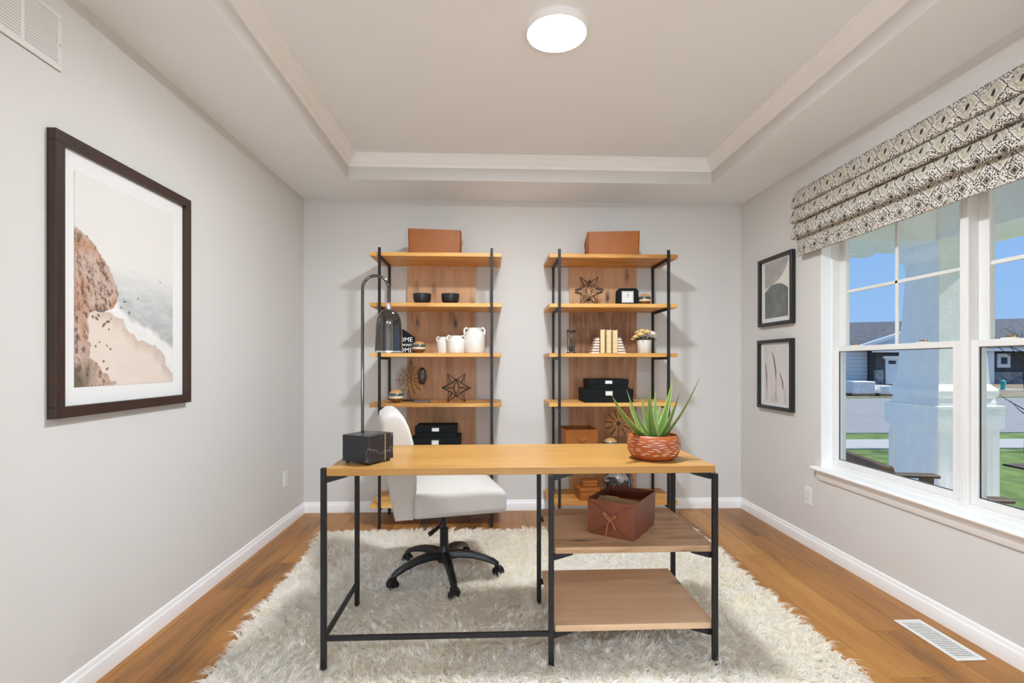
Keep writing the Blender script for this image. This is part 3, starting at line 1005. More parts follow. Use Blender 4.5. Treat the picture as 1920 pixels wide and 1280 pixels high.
# bin on the desk shelf: its bow face looks front-left
desk_bin = leather_bin('leather_bin', 'brown leather bin with tied bow standing on the upper desk shelf', (0.560, 2.150, 0.462), math.radians(-35), 0.205, 0.272, 0.146, 'leather_dark')
for k, (yy, hgt_) in enumerate(((-.098, .134), (-.082, .139), (-.060, .147))):
    f = thing('file_folder', ['kraft file folder nearest the bow inside the desk bin', 'kraft file folder in the middle of the three inside the desk bin', 'tallest kraft file folder with dark edge inside the desk bin'][k], 'folder', (0, 0, 0), 0)
    Mb = Matrix.Translation((0.560, 2.150, 0.462)) @ Matrix.Rotation(math.radians(-35), 4, 'Z')
    f.location = Mb @ Vector((.004, yy, .008)); f.rotation_euler = (math.radians(-3), 0, math.radians(-35))
    MB().box(-.088, .088, -.0012, .0012, 0, hgt_ - .016).box(-.088 + .014 * k, -.03 + .014 * k, -.0012, .0012, hgt_ - .017, hgt_ - .010).build('sheet', 'folder', f)
    MB().box(-.088, .088, .0016, .0032, 0, hgt_ - .012).build('cover', 'leather_dark' if k == 2 else 'folder', f)
leather_bin('leather_bin', 'tan leather bin with tied side cord on top of the left bookcase', (-0.408, 3.78, TZ[0]), math.radians(90 + 6), 0.27, 0.375, 0.165, 'leather')
leather_bin('leather_bin', 'tan leather bin with tied side cord on top of the right bookcase', (0.900, 3.78, TZ[0]), math.radians(-90 - 7), 0.27, 0.375, 0.165, 'leather')
leather_bin('leather_bin', 'small tan leather bin with bow on the right bookcase, left of the twig disc', (0.648, 3.80, TZ[4]), math.radians(5), 0.245, 0.25, 0.160, 'leather')

# ------------------------------------------------------------------ shelf ornaments
def lathe_thing(name, label, cat, loc, prof, mat, part, n=32, group=None, angle=45):
    t = thing(name, label, cat, loc, 0, group)
    MB().lathe(prof, n).build(part, mat, t, smooth=True, angle=angle)
    return t
bowlp = [(.040, 0), (.052, .006), (.063, .030), (.0665, .066), (.0665, .076), (.063, .076), (.061, .064), (.056, .030), (.045, .012), (0, .010)]
for x, lab in ((-.497, 'black ceramic bowl nearer the lamp, on the second shelf of the left bookcase'), (-.292, 'black ceramic bowl farther from the lamp, on the second shelf of the left bookcase')):
    lathe_thing('bowl', lab, 'bowl', (x, 3.75, TZ[1]), bowlp, 'black_ceramic', 'body', group='pair of black bowls')

def striped_ball(loc, label, r=.049, tilt=0):
    t = thing('striped_ball', label, 'ornament', loc, 0, 'striped wooden balls')
    bands = [(-1.0, -.80, 'stripe_brown', 'base_band'), (-.80, -.30, 'stripe_brown', 'band'), (-.30, .0, 'stripe_cream', 'band'), (.0, .10, 'stripe_brown', 'band'), (.10, .42, 'stripe_teal', 'band'), (.42, 1.0, 'stripe_tan', 'cap')]
    for a, b, mt, nm in bands:
        prof = []
        for i in range(7):
            z = a + (b - a) * i / 6
            z = max(-.93, z)
            prof.append((r * math.sqrt(max(0, 1 - z * z)) * 1.06, r * .93 + z * r))
        MB().lathe(prof, 32, (0, 0, 0), a < -.9).build(nm, mt, t, smooth=True)
    return t
striped_ball((-.520, 3.75, TZ[2]), 'striped wooden ball beside the black house plaque', .047)
striped_ball((-.678, 3.72, TZ[3]), 'striped wooden ball beside the gold wire disc, left bookcase', .051)
striped_ball((1.146, 3.76, TZ[1]), 'striped wooden ball beside the square black clock', .046)
striped_ball((.878, 3.72, TZ[4]), 'striped wooden ball in front of the twig disc, just above the desktop', .049)

# black house plaque with lettering
pq = thing('house_plaque', 'black house-shaped plaque reading HOME sweet HOME, half hidden by the lamp shade', 'sign', (-.640, 3.77, TZ[2]), 0)
w2, hs, hp = .088, .118, .178
MB().prism([(-w2, 0), (w2, 0), (w2, hs), (.0, hp), (-w2, hs)], -.009, .009, 'Y').build('board', 'black_box', pq)
def text_part(s, size, loc, parent, shear=0.0, mat='lettering', rot=None, depth=.0006):
    cu = bpy.data.curves.new('txt', 'FONT')
    cu.body = s; cu.size = size; cu.align_x = 'CENTER'; cu.shear = shear; cu.extrude = depth
    to = bpy.data.objects.new('txt', cu)
    COL.objects.link(to)
    dg = bpy.context.evaluated_depsgraph_get()
    me_ = bpy.data.meshes.new_from_object(to.evaluated_get(dg))
    bpy.data.objects.remove(to); bpy.data.curves.remove(cu)
    me_.transform(Matrix.Translation(loc) @ (rot or Matrix.Rotation(PI / 2, 4, 'X')))
    me_.name = 'lettering'
    return link_mesh('lettering', me_, mat, parent)
text_part('HOME', .048, (.006, -.0105, .084), pq)
text_part('sweet', .036, (.022, -.0105, .053), pq, .4)
text_part('HOME', .048, (.006, -.0105, .008), pq)

def jug(loc, label, r, h, rz):
    t = thing('milk_jug', label, 'jug', loc, rz, 'white ceramic jugs')
    prof = [(r * .94, 0), (r, .004), (r, h * .66), (r * .97, h * .76), (r * .80, h * .86), (r * .66, h * .90), (r * .64, h * .97), (r * .70, h), (r * .62, h), (r * .58, h * .9), (r * .7, h * .7), (0, h * .6)]
    MB().lathe(prof, 36).build('body', 'white_ceramic', t, smooth=True, angle=50)
    for sx in (-1, 1):
        MB().tube([(sx * r * .62, 0, h * .965), (sx * r * .85, 0, h * 1.0), (sx * r * 1.0, 0, h * .93), (sx * r * 1.0, 0, h * .80), (sx * r * .93, 0, h * .72)], r * .10, 8).build('handle', 'white_ceramic', t, smooth=True)
    return t
jug((-.345, 3.80, TZ[2]), 'small white ceramic jug, leftmost and partly behind its twin', .052, .122, .3)
jug((-.250, 3.735, TZ[2]), 'small white ceramic jug between its twin and the tall jug', .064, .128, .1)
jug((-.117, 3.755, TZ[2]), 'tall white ceramic jug beside the bookcase post', .074, .186, 0)

def wire_disc(loc, label, R, mats, dense, rz=0.0, zc=None, thick=.0020):
    t = thing('radial_disc_sculpture', label, 'sculpture', loc, rz)
    zc = zc or R + .035
    MB().box(-.055, .055, -.03, .03, 0, .010, .0015).build('base', 'black_metal', t)
    MB().tube([(0, 0.004, .008), (0, 0.004, zc + R * 1.02)], .0022, 8).build('rod', 'black_metal', t, smooth=True)
    rr_ = random.Random(3)
    for k in range(dense):
        a = 2 * PI * k / dense
        r0, r1 = R * .16, R * (1.0 + rr_.uniform(-.04, .03))
        if k % 2:
            r0 = R * .42
        s_ = MB().tube([(r0 * math.cos(a), -.002, zc + r0 * math.sin(a)), (r1 * math.cos(a), -.002 + rr_.uniform(-.003, .003), zc + r1 * math.sin(a))], thick, 5)
        s_.build('spoke', mats[k % len(mats)], t)
    for q in (.16, .42, .72):
        MB().tube([(q * R * math.cos(2 * PI * i / 36), -.0015, zc + q * R * math.sin(2 * PI * i / 36)) for i in range(36)], thick * .9, 5, closed=True).build('ring', mats[0], t)
    return t
wire_disc((-.600, 3.86, TZ[3]), 'gold wire sunburst disc on a black stand, left bookcase', .112, ['gold', 'gold', 'black_metal'], 40, 0, .158, .0022)
wd_ = wire_disc((.965, 3.83, TZ[4]), 'brown twig sunburst disc on a stand, right bookcase behind the aloe pot', .102, ['twig', 'dark_wood', 'twig', 'twig'], 44, 0, .186, .0032)
MB().lathe([(0, -.006), (.016, -.005), (.017, 0), (.012, .004), (0, .005)], 16).build('hub', 'dark_wood', wd_, smooth=True).matrix_local = Matrix.Translation((0, -.004, .186)) @ Matrix.Rotation(PI / 2, 4, 'X')

mk = thing('mask_sculpture', 'dark oval mask sculpture on a thin brass stem and grey base', 'sculpture', (-.499, 3.76, TZ[3]), 0)
MB().box(-.056, .056, -.028, .028, 0, .014, .002).build('base', plain('grey_stone_base', (.12, .11, .10), .5), mk)
MB().tube([(0, 0, .013), (0.001, 0, .135)], .0026, 8).build('stem', 'gold', mk, smooth=True)
MB().ellipsoid((0, 0, .190), .034, .020, .063, 20, 16).build('mask', 'dark_wood', mk, smooth=True)
MB().tube([(-.034, -.004, .200), (-.012, -.021, .203), (.012, -.021, .203), (.034, -.004, .200)], .0025, 6).build('brow', 'dark_wood', mk, smooth=True)

# wire stars: edges of a small stellated dodecahedron
phi = (1 + 5 ** .5) / 2
def wire_star(loc, label, R, rz):
    t = thing('wire_star', label, 'ornament', loc, rz, None)
    tipsv = [Vector(p).normalized() for a in (-1, 1) for b in (-1, 1) for p in ((a * 1, 0, b * phi), (0, a * phi, b * 1), (a * phi, b * 1, 0))]
    inn = []
    for i in range(12):
        for j in range(i + 1, 12):
            for k in range(j + 1, 12):
                if all((tipsv[a] - tipsv[b]).length < 1.1 for a, b in ((i, j), (j, k), (i, k))):
                    inn.append((tipsv[i] + tipsv[j] + tipsv[k]).normalized())
    m = MB()
    zc = R * .85065 * 1.0
    for tv in tipsv:
        near = sorted(inn, key=lambda q: (q - tv).length)[:5]
        for q in near:
            m.tube([tv * R + Vector((0, 0, zc)), q * R * .48 + Vector((0, 0, zc))], .0021, 5)
    # nodes where wires meet
    for q in inn:
        m.ellipsoid(q * R * .48 + Vector((0, 0, zc)), .0026, .0026, .0026, 6, 4)
    m.build('wire_frame', 'black_metal', t)
    return t
wire_star((-.249, 3.76, TZ[3]), 'black wire star ornament on the left bookcase beside the mask', .122, .12)
wire_star((.728, 3.76, TZ[1]), 'black wire star ornament on the right bookcase beside the clock', .124, -.15)

def doc_box(loc, label, w, d, h, rz=0):
    t = thing('document_box', label, 'box', loc, rz, 'black document boxes')
    MB().box(-w / 2 + .003, w / 2 - .003, -d / 2 + .003, d / 2 - .003, 0, h - .004, .001).build('body', 'black_box', t)
    MB().box(-w / 2, w / 2, -d / 2, d / 2, h * .45, h, .002).build('lid', 'black_box', t)
    hld = MB().box(-.026, .026, -d / 2 - .002, -d / 2, h * .52, h * .86, .0005).build('label_holder', 'silver', t)
    MB().box(-.022, .022, -d / 2 - .0026, -d / 2 - .0018, h * .57, h * .81).build('card', 'white_card', hld)
    return t
doc_box((-.392, 3.78, TZ[4]), 'lower, wider black document box on the left bookcase behind the chair', .345, .26, .110)
doc_box((-.392, 3.78, TZ[4] + .110), 'upper, smaller black document box stacked on the left bookcase', .292, .22, .080)
doc_box((.850, 3.77, TZ[3]), 'lower, wider black document box on the right bookcase', .355, .26, .098)
doc_box((.852, 3.77, TZ[3] + .098), 'upper, smaller black document box stacked on the right bookcase', .292, .22, .070)

# square clock
ck = thing('desk_clock', 'square black clock with clipped corners and silver framed white dial', 'clock', (1.012, 3.76, TZ[1]), math.radians(-4))
cw, chh = .082, .126
MB().prism([(-cw, 0), (cw, 0), (cw - .002, chh - .020), (cw - .020, chh), (-cw + .020, chh), (-cw + .002, chh - .020)], -.022, .022, 'Y').build('case', 'black_box', ck)
m_ = MB()
for a in ((-.044, .044, .018, .026), (-.044, .044, .096, .104), (-.044, -.036, .026, .096), (.036, .044, .026, .096)):
    m_.box(a[0], a[1], -.026, -.021, a[2], a[3], .001)
m_.build('bezel', 'silver', ck)
MB().box(-.036, .036, -.0235, -.0215, .026, .096).build('dial', 'clock_face', ck)
MB().box(-.0012, .0012, -.0245, -.0237, .058, .088).build('minute_hand', 'black_plastic', ck)
MB().box(-.0014, .0014, -.0245, -.0237, .061, .080, 0, Matrix.Translation((0, 0, .061)) @ Matrix.Rotation(.25, 4, 'Y') @ Matrix.Translation((0, 0, -.061))).build('hour_hand', 'black_plastic', ck)

# hourglass
M['bulb_glass'], nt, out = new_mat('bulb_glass')
t_ = N(nt, 'ShaderNodeBsdfTransparent'); g_ = N(nt, 'ShaderNodeBsdfGlossy'); g_.inputs['Roughness'].default_value = .05
l_ = N(nt, 'ShaderNodeLayerWeight', i_Blend=.4); x_ = N(nt, 'ShaderNodeMixShader')
t_.inputs[0].default_value = (.82, .84, .86, 1)
nt.links.new(math_n(nt, 'ADD', math_n(nt, 'MULTIPLY', l_.outputs['Facing'], .6), .08), x_.inputs[0]); nt.links.new(t_.outputs[0], x_.inputs[1]); nt.links.new(g_.outputs[0], x_.inputs[2]); nt.links.new(x_.outputs[0], out.inputs[0])
hg = thing('hourglass', 'hourglass with dark wooden ends and black sand on the right bookcase', 'hourglass', (.597, 3.76, TZ[2]), 0)
MB().lathe([(.036, 0), (.038, .004), (.036, .010)], 24, (0, 0, 0), True, True).build('end_plate', 'dark_wood', hg, smooth=True)
MB().lathe([(.036, .160), (.038, .165), (.036, .170)], 24, (0, 0, 0), True, True).build('end_plate', 'dark_wood', hg, smooth=True)
for k in range(3):
    a = PI / 6 + k * 2 * PI / 3
    MB().tube([(.032 * math.cos(a), .032 * math.sin(a), .008), (.032 * math.cos(a), .032 * math.sin(a), .176)], .0025, 8).build('pillar', 'dark_wood', hg, smooth=True)
gl = [(.010, .010), (.022, .020), (.027, .040), (.022, .062), (.010, .078), (.004, .085), (.010, .092), (.022, .108), (.027, .130), (.022, .150), (.010, .160)]
MB().lathe(gl, 24, (0, 0, 0), False).build('glass_bulb', 'bulb_glass', hg, smooth=True)
MB().lathe([(.018, .0195), (.0245, .034), (.0235, .046), (.012, .056), (0, .060)], 20).build('sand', 'sand', hg, smooth=True)

# books and bookends
for k, (x, wth) in enumerate(((.817, .036), (.866, .034), (.912, .034))):
    b = thing('book', ['pale book turned spine to the wall, leftmost of the three', 'pale book turned spine to the wall, middle of the three', 'pale book turned spine to the wall, rightmost of the three'][k], 'book', (x, 3.775, TZ[2]), 0, 'books between the bookends')
    h = .176 - .002 * k
    MB().box(-wth / 2 + .004, wth / 2 - .004, -.062, .058, .003, h - .003).build('pages', 'book_page', b)
    MB().box(-wth / 2, -wth / 2 + .004, -.064, .064, 0, h, .0008).build('cover', 'book_cover' if k == 0 else 'book_page', b)
    MB().box(wth / 2 - .004, wth / 2, -.064, .064, 0, h, .0008).build('cover', 'book_page', b)
    MB().box(-wth / 2, wth / 2, .060, .064, 0, h, .0008).build('spine', 'book_cover', b)
def bookend(x, sgn, label):
    t = thing('bookend', label, 'bookend', (x, 3.76, TZ[2]), 0, 'striped bookends')
    nl = 12
    for k in range(nl):
        z0_, z1_ = .118 * k / nl, .118 * (k + 1) / nl
        wd = .060 - .040 * k / nl
        a, b_ = (-wd, 0) if sgn < 0 else (0, wd)
        MB().box(a, b_, -.045, .045, z0_, z1_, 0).build('stripe', 'white_ceramic' if k % 2 == 0 else plain('bookend_stripe', lin(150, 118, 84)[:3], .6) if 'bookend_stripe' not in bpy.data.materials and k == 1 else bpy.data.materials['bookend_stripe'] if k % 2 else 'white_ceramic', t)
    return t
bookend(.796, -1, 'striped stone bookend left of the books')
bookend(.932, 1, 'striped stone bookend right of the books')

# small flower pot
fp = thing('flower_pot', 'small white pot of cream and white flowers on the right bookcase', 'plant', (1.138, 3.75, TZ[2]), 0)
MB().lathe([(.040, 0), (.043, .002), (.055, .096), (.053, .098), (.050, .094), (.045, .070), (0, .068)], 32).build('pot', 'white_ceramic', fp, smooth=True, angle=50)
rf = random.Random(8)
def flower(c, r, mat):
    m = MB()
    for ring_, (cnt, rad, zz, sc) in enumerate(((7, .62, -.15, .52), (5, .36, .2, .42), (1, 0, .35, .36))):
        for k in range(cnt):
            a = 2 * PI * k / cnt + ring_
            m.ellipsoid((c[0] + r * rad * math.cos(a), c[1] + r * rad * math.sin(a), c[2] + r * zz), r * sc, r * sc, r * sc * .75, 8, 6)
    return m.build('flower', mat, fp, smooth=True)
for (x, y, z, r, mt) in ((-.066, -.02, .125, .024, 'petal_cream'), (-.040, -.045, .142, .026, 'petal_cream'), (-.018, .0, .168, .026, 'petal_cream'), (.012, -.045, .158, .026, 'petal_cream'), (-.035, .03, .160, .024, 'petal_cream'), (.045, -.03, .148, .030, 'petal_white'), (.066, .0, .132, .028, 'petal_white'), (.03, .03, .165, .026, 'petal_white'), (-.078, .01, .108, .018, 'petal_cream')):
    flower((x, y, z), r, mt)
for k in range(16):
    a = 2 * PI * k / 16 + rf.uniform(-.2, .2)
    r = rf.uniform(.045, .075); z = rf.uniform(.095, .125)
    m = MB()
    d = Vector((math.cos(a), math.sin(a), rf.uniform(-.4, .3))).normalized()
    s_ = d.cross(Vector((0, 0, 1))).normalized()
    b0 = Vector((math.cos(a) * .02, math.sin(a) * .02, .105)); tp = Vector((math.cos(a) * r, math.sin(a) * r, z)) + d * .02
    md_ = (b0 + tp) / 2 + Vector((0, 0, .008))
    v = [m.bm.verts.new(p) for p in (b0, md_ + s_ * .013, tp, md_ - s_ * .013, md_ + Vector((0, 0, -.003)))]
    m.bm.faces.new((v[0], v[1], v[4])); m.bm.faces.new((v[1], v[2], v[4])); m.bm.faces.new((v[2], v[3], v[4])); m.bm.faces.new((v[3], v[0], v[4])); m.bm.faces.new((v[0], v[3], v[2], v[1]))
    m.build('leaf', 'green', fp)

# right bookcase low shelves
nbx = thing('kraft_block', 'tan upright note box just behind the left rim of the aloe pot', 'box', (1.064, 3.75, TZ[4]), 0)
MB().box(-.045, .045, -.03, .03, 0, .115, .002).build('body', plain('tan_card', lin(196, 150, 84)[:3], .7), nbx)
MB().box(-.047, .047, -.032, .032, .085, .118, .002).build('lid', plain('tan_card_lid', lin(206, 160, 92)[:3], .7), nbx)
def trinket(loc, label, w, d, h, rz):
    t = thing('leather_trinket_box', label, 'box', loc, rz)
    MB().box(-w / 2, w / 2, -d / 2, d / 2, 0, h * .66, .003).build('body', 'leather', t)
    MB().box(-w / 2 - .002, w / 2 + .002, -d / 2 - .002, d / 2 + .002, h * .66, h, .004).build('lid', 'leather', t)
    m = MB()
    for k in range(7):
        x = -w * .42 + w * .84 * k / 6
        m.box(x - .004, x + .004, -d / 2 - .0035, -d / 2 - .001, h * .80, h * .86)
    m.build('stitching', 'cord', t)
    return t
trinket((.715, 3.76, TZ[5]), 'orange leather trinket box on the bottom shelf, underneath the smaller one', .150, .13, .088, math.radians(8))
trinket((.727, 3.765, TZ[5] + .088), 'smaller stitched leather box stacked on the trinket box', .112, .09, .044, math.radians(4))
gb = thing('marbled_globe', 'dark marbled glass globe on the bottom shelf behind the desk bin', 'ornament', (.952, 3.78, TZ[5]), 0)
MB().lathe([(.05, 0), (.055, .006), (.045, .014), (.03, .018)], 24, (0, 0, 0), True, True).build('stand', 'gold', gb, smooth=True)
MB().ellipsoid((0, 0, .112), .112, .112, .100, 32, 24).build('globe', 'globe', gb, smooth=True)
# left bookcase bottom shelf: bowl of woven balls, its top just above the seat
bw_ = lathe_thing('decor_bowl', 'dark bowl on the bottom shelf behind the chair seat', 'bowl', (-.373, 3.78, TZ[5]), [(.05, 0), (.06, .004), (.085, .06), (.098, .130), (.094, .130), (.080, .06), (.05, .012), (0, .010)], 'dark_wood', 'body')
rb = random.Random(4)
for k, (x, y, z) in enumerate(((-.045, -.03, .075), (.05, -.035, .072), (0, .045, .072), (-.052, -.045, .148), (.004, -.058, .150), (.056, -.042, .148))):
    kn = thing('knotted_ball', ['knotted rope ball low on the left in the dark bowl', 'knotted rope ball low on the right in the dark bowl', 'knotted rope ball low at the back in the dark bowl', 'brown knotted rope ball on the left above the chair seat', 'brown knotted rope ball in the middle above the chair seat', 'pale knotted rope ball on the right above the chair seat'][k], 'ornament', (-.373 + x, 3.78 + y, TZ[5] + z - .0), 0, 'knotted balls in the dark bowl')
    r = .030
    for q in range(4):
        ax = Matrix.Rotation(rb.uniform(0, PI), 3, Vector((rb.uniform(-1, 1), rb.uniform(-1, 1), rb.uniform(-1, 1))).normalized())
        MB().tube([ax @ Vector((r * .8 * math.cos(2 * PI * i / 16), r * .8 * math.sin(2 * PI * i / 16), .008 * math.sin(4 * PI * i / 16))) for i in range(16)], .0075, 8, closed=True).build('strand', 'white_ceramic' if k == 5 else 'twig', kn, smooth=True)

# ------------------------------------------------------------------ wall art
def inside(poly, x, y):
    c = np.zeros_like(x, dtype=bool)
    j = len(poly) - 1
    for i in range(len(poly)):
        xi, yi = poly[i]; xj, yj = poly[j]
        cond = ((yi > y) != (yj > y)) & (x < (xj - xi) * (y - yi) / (yj - yi + 1e-12) + xi)
        c ^= cond
        j = i
    return c
def vnoise(x, y, seed, octv=4, rough=.55):
    out = np.zeros_like(x); amp = 1; tot = 0
    for o in range(octv):
        r = np.random.default_rng(seed + o)
        g = r.uniform(0, 1, (64, 64))
        xx, yy = x * 2 ** o, y * 2 ** o
        xi, yi = np.floor(xx).astype(int), np.floor(yy).astype(int)
        fx, fy = xx - xi, yy - yi
        fx, fy = fx * fx * (3 - 2 * fx), fy * fy * (3 - 2 * fy)
        a = g[xi % 64, yi % 64]; b = g[(xi + 1) % 64, yi % 64]; c = g[xi % 64, (yi + 1) % 64]; d = g[(xi + 1) % 64, (yi + 1) % 64]
        out += amp * ((a * (1 - fx) + b * fx) * (1 - fy) + (c * (1 - fx) + d * fx) * fy)
        tot += amp; amp *= rough
    return out / tot
def L3(r, g, b):
    return np.array(lin(r, g, b)[:3])
def print_mesh(nx, ny, w, h, fn, thick=.0012):
    """thin sheet in the local x-z plane facing -y; fn(s,t)->rgb"""
    s, t = np.meshgrid(np.linspace(0, 1, nx), np.linspace(0, 1, ny))
    s, t = s.ravel(), t.ravel()
    rgb = fn(s, t)
    me = bpy.data.meshes.new('print')
    co = np.stack([(s - .5) * w, np.zeros_like(s), (t - .5) * h], 1)
    faces = [(j * nx + i, j * nx + i + 1, (j + 1) * nx + i + 1, (j + 1) * nx + i) for j in range(ny - 1) for i in range(nx - 1)]
    me.from_pydata(co.tolist(), [], faces)
    a = me.color_attributes.new('Col', 'FLOAT_COLOR', 'POINT')
    cc = np.ones((len(s), 4), dtype=np.float32); cc[:, :3] = np.clip(rgb, 0, 1)
    a.data.foreach_set('color', cc.ravel())
    return me
cliff = [(-.05, .76), (.016, .744), (.065, .729), (.159, .685), (.205, .646), (.294, .592), (.33, .544), (.351, .493), (.38, .461), (.366, .402), (.246, .371), (.114, .347), (.108, .311), (.121, .254), (.108, .218), (.133, .183), (.127, .14), (.192, .104), (.259, .059), (.373, -.01), (-.05, -.01)]
shore_x = np.array([.20, .287, .418, .448, .575, .745, .856, .875, .982, 1.1]); shore_y = np.array([.372, .366, .344, .292, .241, .213, .155, .102, .035, -.05])
water_x = np.array([.2, .388, .51, .71, .894, .992, 1.1]); water_y = np.array([.45, .42, .366, .313, .252, .228, .20])
def beach(s, t):
    wob = (vnoise(s * 14, t * 14, 40) - .5)
    s2 = s + wob * .05; t2 = t + (vnoise(s * 14, t * 14, 50) - .5) * .05
    sky = L3(226, 223, 220)[None] + (vnoise(s * 3, t * 3, 60) - .5)[:, None] * .03
    col = np.repeat(sky, 1, axis=0)
    fade = np.clip((.605 - t) / .16, 0, 1)[:, None]
    wv = vnoise(s * 10 + t * 3, t * 46, 70)
    sea = L3(196, 200, 199)[None] * (1 - .0) + (wv - .5)[:, None] * .22 - np.clip((.46 - t) / .25, 0, 1)[:, None] * .10
    m = t < .605
    col[m] = (sky * (1 - fade) + sea * fade)[m]
    foam = t2 < np.interp(s2, water_x, water_y)
    fc = L3(232, 230, 228)[None] + (vnoise(s * 20, t * 30, 80) - .5)[:, None] * .12
    edge = np.clip((np.interp(s2, water_x, water_y) - t2) / .03, 0, 1)[:, None]
    col[foam] = (col * (1 - edge) + fc * edge)[foam]
    sand = t2 < np.interp(s2 * .97, shore_x, shore_y)
    wet = np.clip((np.interp(s2, shore_x, shore_y) - t2) / .07, 0, 1)[:, None]
    sc = (L3(206, 190, 178)[None] * (1 - wet) + L3(226, 212, 200)[None] * wet) + (vnoise(s * 9, t * 14, 90) - .5)[:, None] * .08
    col[sand] = sc[sand]
    # rocks scattered on sand and in the surf
    for (x, y, r) in ((.583, .461, .020), (.433, .431, .018), (.403, .405, .013), (.494, .385, .016), (.273, .313, .026), (.246, .300, .022), (.287, .269, .012), (.526, .588, .008), (.56, .585, .007), (.837, .583, .010), (.42, .45, .010), (.46, .44, .008), (.30, .33, .014), (.22, .21, .012), (.26, .205, .014), (.30, .195, .020), (.19, .33, .02), (.15, .33, .018), (.21, .345, .018), (.24, .12, .016), (.28, .075, .018), (.18, .19, .016)):
        d = ((s2 - x) / (r * .62)) ** 2 + ((t2 - y) / (r * .36)) ** 2
        k = d < 1
        col[k] = (L3(122, 98, 86)[None] * (.6 + .8 * vnoise(s * 60, t * 60, 33))[:, None])[k]
    cf = inside(cliff, s2, t2)
    n1 = vnoise(s * 26 + t * 18, t * 12 - s * 12, 11, 5, .75); n2 = vnoise(s * 34 + t * 26, t * 20 - s * 20, 21, 4, .8); n3 = vnoise(s * 7, t * 6, 31, 3)
    cc = L3(178, 142, 122)[None] * (1 - n1)[:, None] + L3(214, 196, 186)[None] * n1[:, None]
    warm = np.clip((n3 - .45) * 4, 0, 1)[:, None]
    cc = cc * (1 - .6 * warm) + L3(182, 122, 76)[None] * .6 * warm
    dk = np.clip((n2 - .50) * 7, 0, 1)[:, None]
    cc = cc * (1 - .75 * dk) + L3(64, 48, 40)[None] * .75 * dk
    gr = (np.clip((.17 - t) / .1, 0, 1) * np.clip((.20 - s) / .1, 0, 1) * np.clip((n3 - .3) * 4, 0, 1))[:, None]
    cc = cc * (1 - .8 * gr) + L3(72, 74, 54)[None] * .8 * gr
    col[cf] = cc[cf]
    return col

def framed(name, label, cx, cz, side, xw, W, H, fw, depth, fmat, pw_, ph_, poff, fn, nx, ny):
    """side -1: hung on the left wall facing +x; +1: on the right wall facing -x"""
    t = thing(name, label, 'picture', (xw, cx, cz), -side * PI / 2 if side > 0 else PI / 2)
    t.rotation_euler = (0, 0, PI / 2 if side < 0 else -PI / 2)
    # local: facing -y, wall at y=0
    m = MB()
    for (a, b, c, d) in ((-W / 2, W / 2, H / 2 - fw, H / 2), (-W / 2, W / 2, -H / 2, -H / 2 + fw)):
        m.box(a, b, -depth, 0, c, d, .0012)
    for (a, b) in ((-W / 2, -W / 2 + fw), (W / 2 - fw, W / 2)):
        m.box(a, b, -depth, 0, -H / 2 + fw, H / 2 - fw, .0012)
    m.build('frame', fmat, t)
    MB().box(-W / 2 + fw * .6, W / 2 - fw * .6, -.010, -.002, -H / 2 + fw * .6, H / 2 - fw * .6).build('mat_board', 'mat_board', t)
    me = print_mesh(nx, ny, pw_, ph_, fn)
    p = link_mesh('print', me, 'print', t)
    p.location = (poff[0], -.0112, poff[1])
    return t
# on the left wall local +x runs along +y (away from the camera)
framed('framed_print', 'large dark-framed photograph of a cliff and beach on the left wall', 2.117, 1.456, -1, XL, .760, .956, .038, .030, 'frame_brown', .550, .755, (-.007, .0), beach, 190, 260)
def abstract(s, t):
    n_ = vnoise(s * 5, t * 6, 15, 5)
    col = L3(224, 219, 212)[None] + (n_ - .5)[:, None] * .03
    a = ((s - (-.10)) / 1.12) ** 2 + ((t - 1.05) / .50) ** 2 < 1
    col[a] = (L3(168, 162, 158)[None] * (.8 + .5 * n_)[:, None])[a]
    b = (((s - .5) / .56) ** 2 + ((t - .36) / .235) ** 2 < 1) | ((t < .36) & (abs(s - .5) < .56))
    col[b] = (L3(106, 112, 110)[None] * (.55 + .95 * n_)[:, None])[b]
    return col
def blades(s, t):
    n_ = vnoise(s * 3, t * 4, 25, 3)
    col = L3(206, 200, 196)[None] * (1.0 + .12 * (1 - t) + .1 * (n_ - .5))[:, None]
    def stroke(pts, w, c, soft=1.0):
        pts = np.array(pts)
        xs_ = np.interp(t, pts[:, 1], pts[:, 0])
        k = (t > pts[0, 1]) & (t < pts[-1, 1])
        u = (t - pts[0, 1]) / (pts[-1, 1] - pts[0, 1])
        ww = w * (4 * np.clip(u * (1 - u), 0, 1)) ** .5
        k &= abs(s - xs_) < ww
        col[k] = c[None]
    rr2 = random.Random(2)
    for k in range(26):
        x = rr2.uniform(.05, .95); hgt = rr2.uniform(.08, .34)
        stroke([(x, .01), (x + rr2.uniform(-.02, .02), hgt)], .006, L3(178, 172, 168))
    stroke([(.52, .02), (.53, .45)], .012, L3(120, 108, 98))
    stroke([(.53, .38), (.50, .60), (.43, .78), (.36, .90)], .026, L3(88, 72, 58))
    stroke([(.13, .03), (.13, .30)], .008, L3(140, 130, 122))
    stroke([(.13, .22), (.12, .48), (.07, .70)], .022, L3(110, 84, 66))
    stroke([(.82, .24), (.78, .40), (.66, .54)], .024, L3(92, 72, 62))
    return col
framed('framed_print', 'small black-framed abstract print of grey shapes, upper of two beside the window', 3.518, 1.673, 1, XR, .428, .490, .024, .030, 'frame_black', .290, .398, (0, .01), abstract, 70, 96)
framed('framed_print', 'small black-framed print of thin grass blades, lower of two beside the window', 3.526, 1.082, 1, XR, .432, .494, .024, .030, 'frame_black', .300, .410, (0, .0), blades, 90, 120)

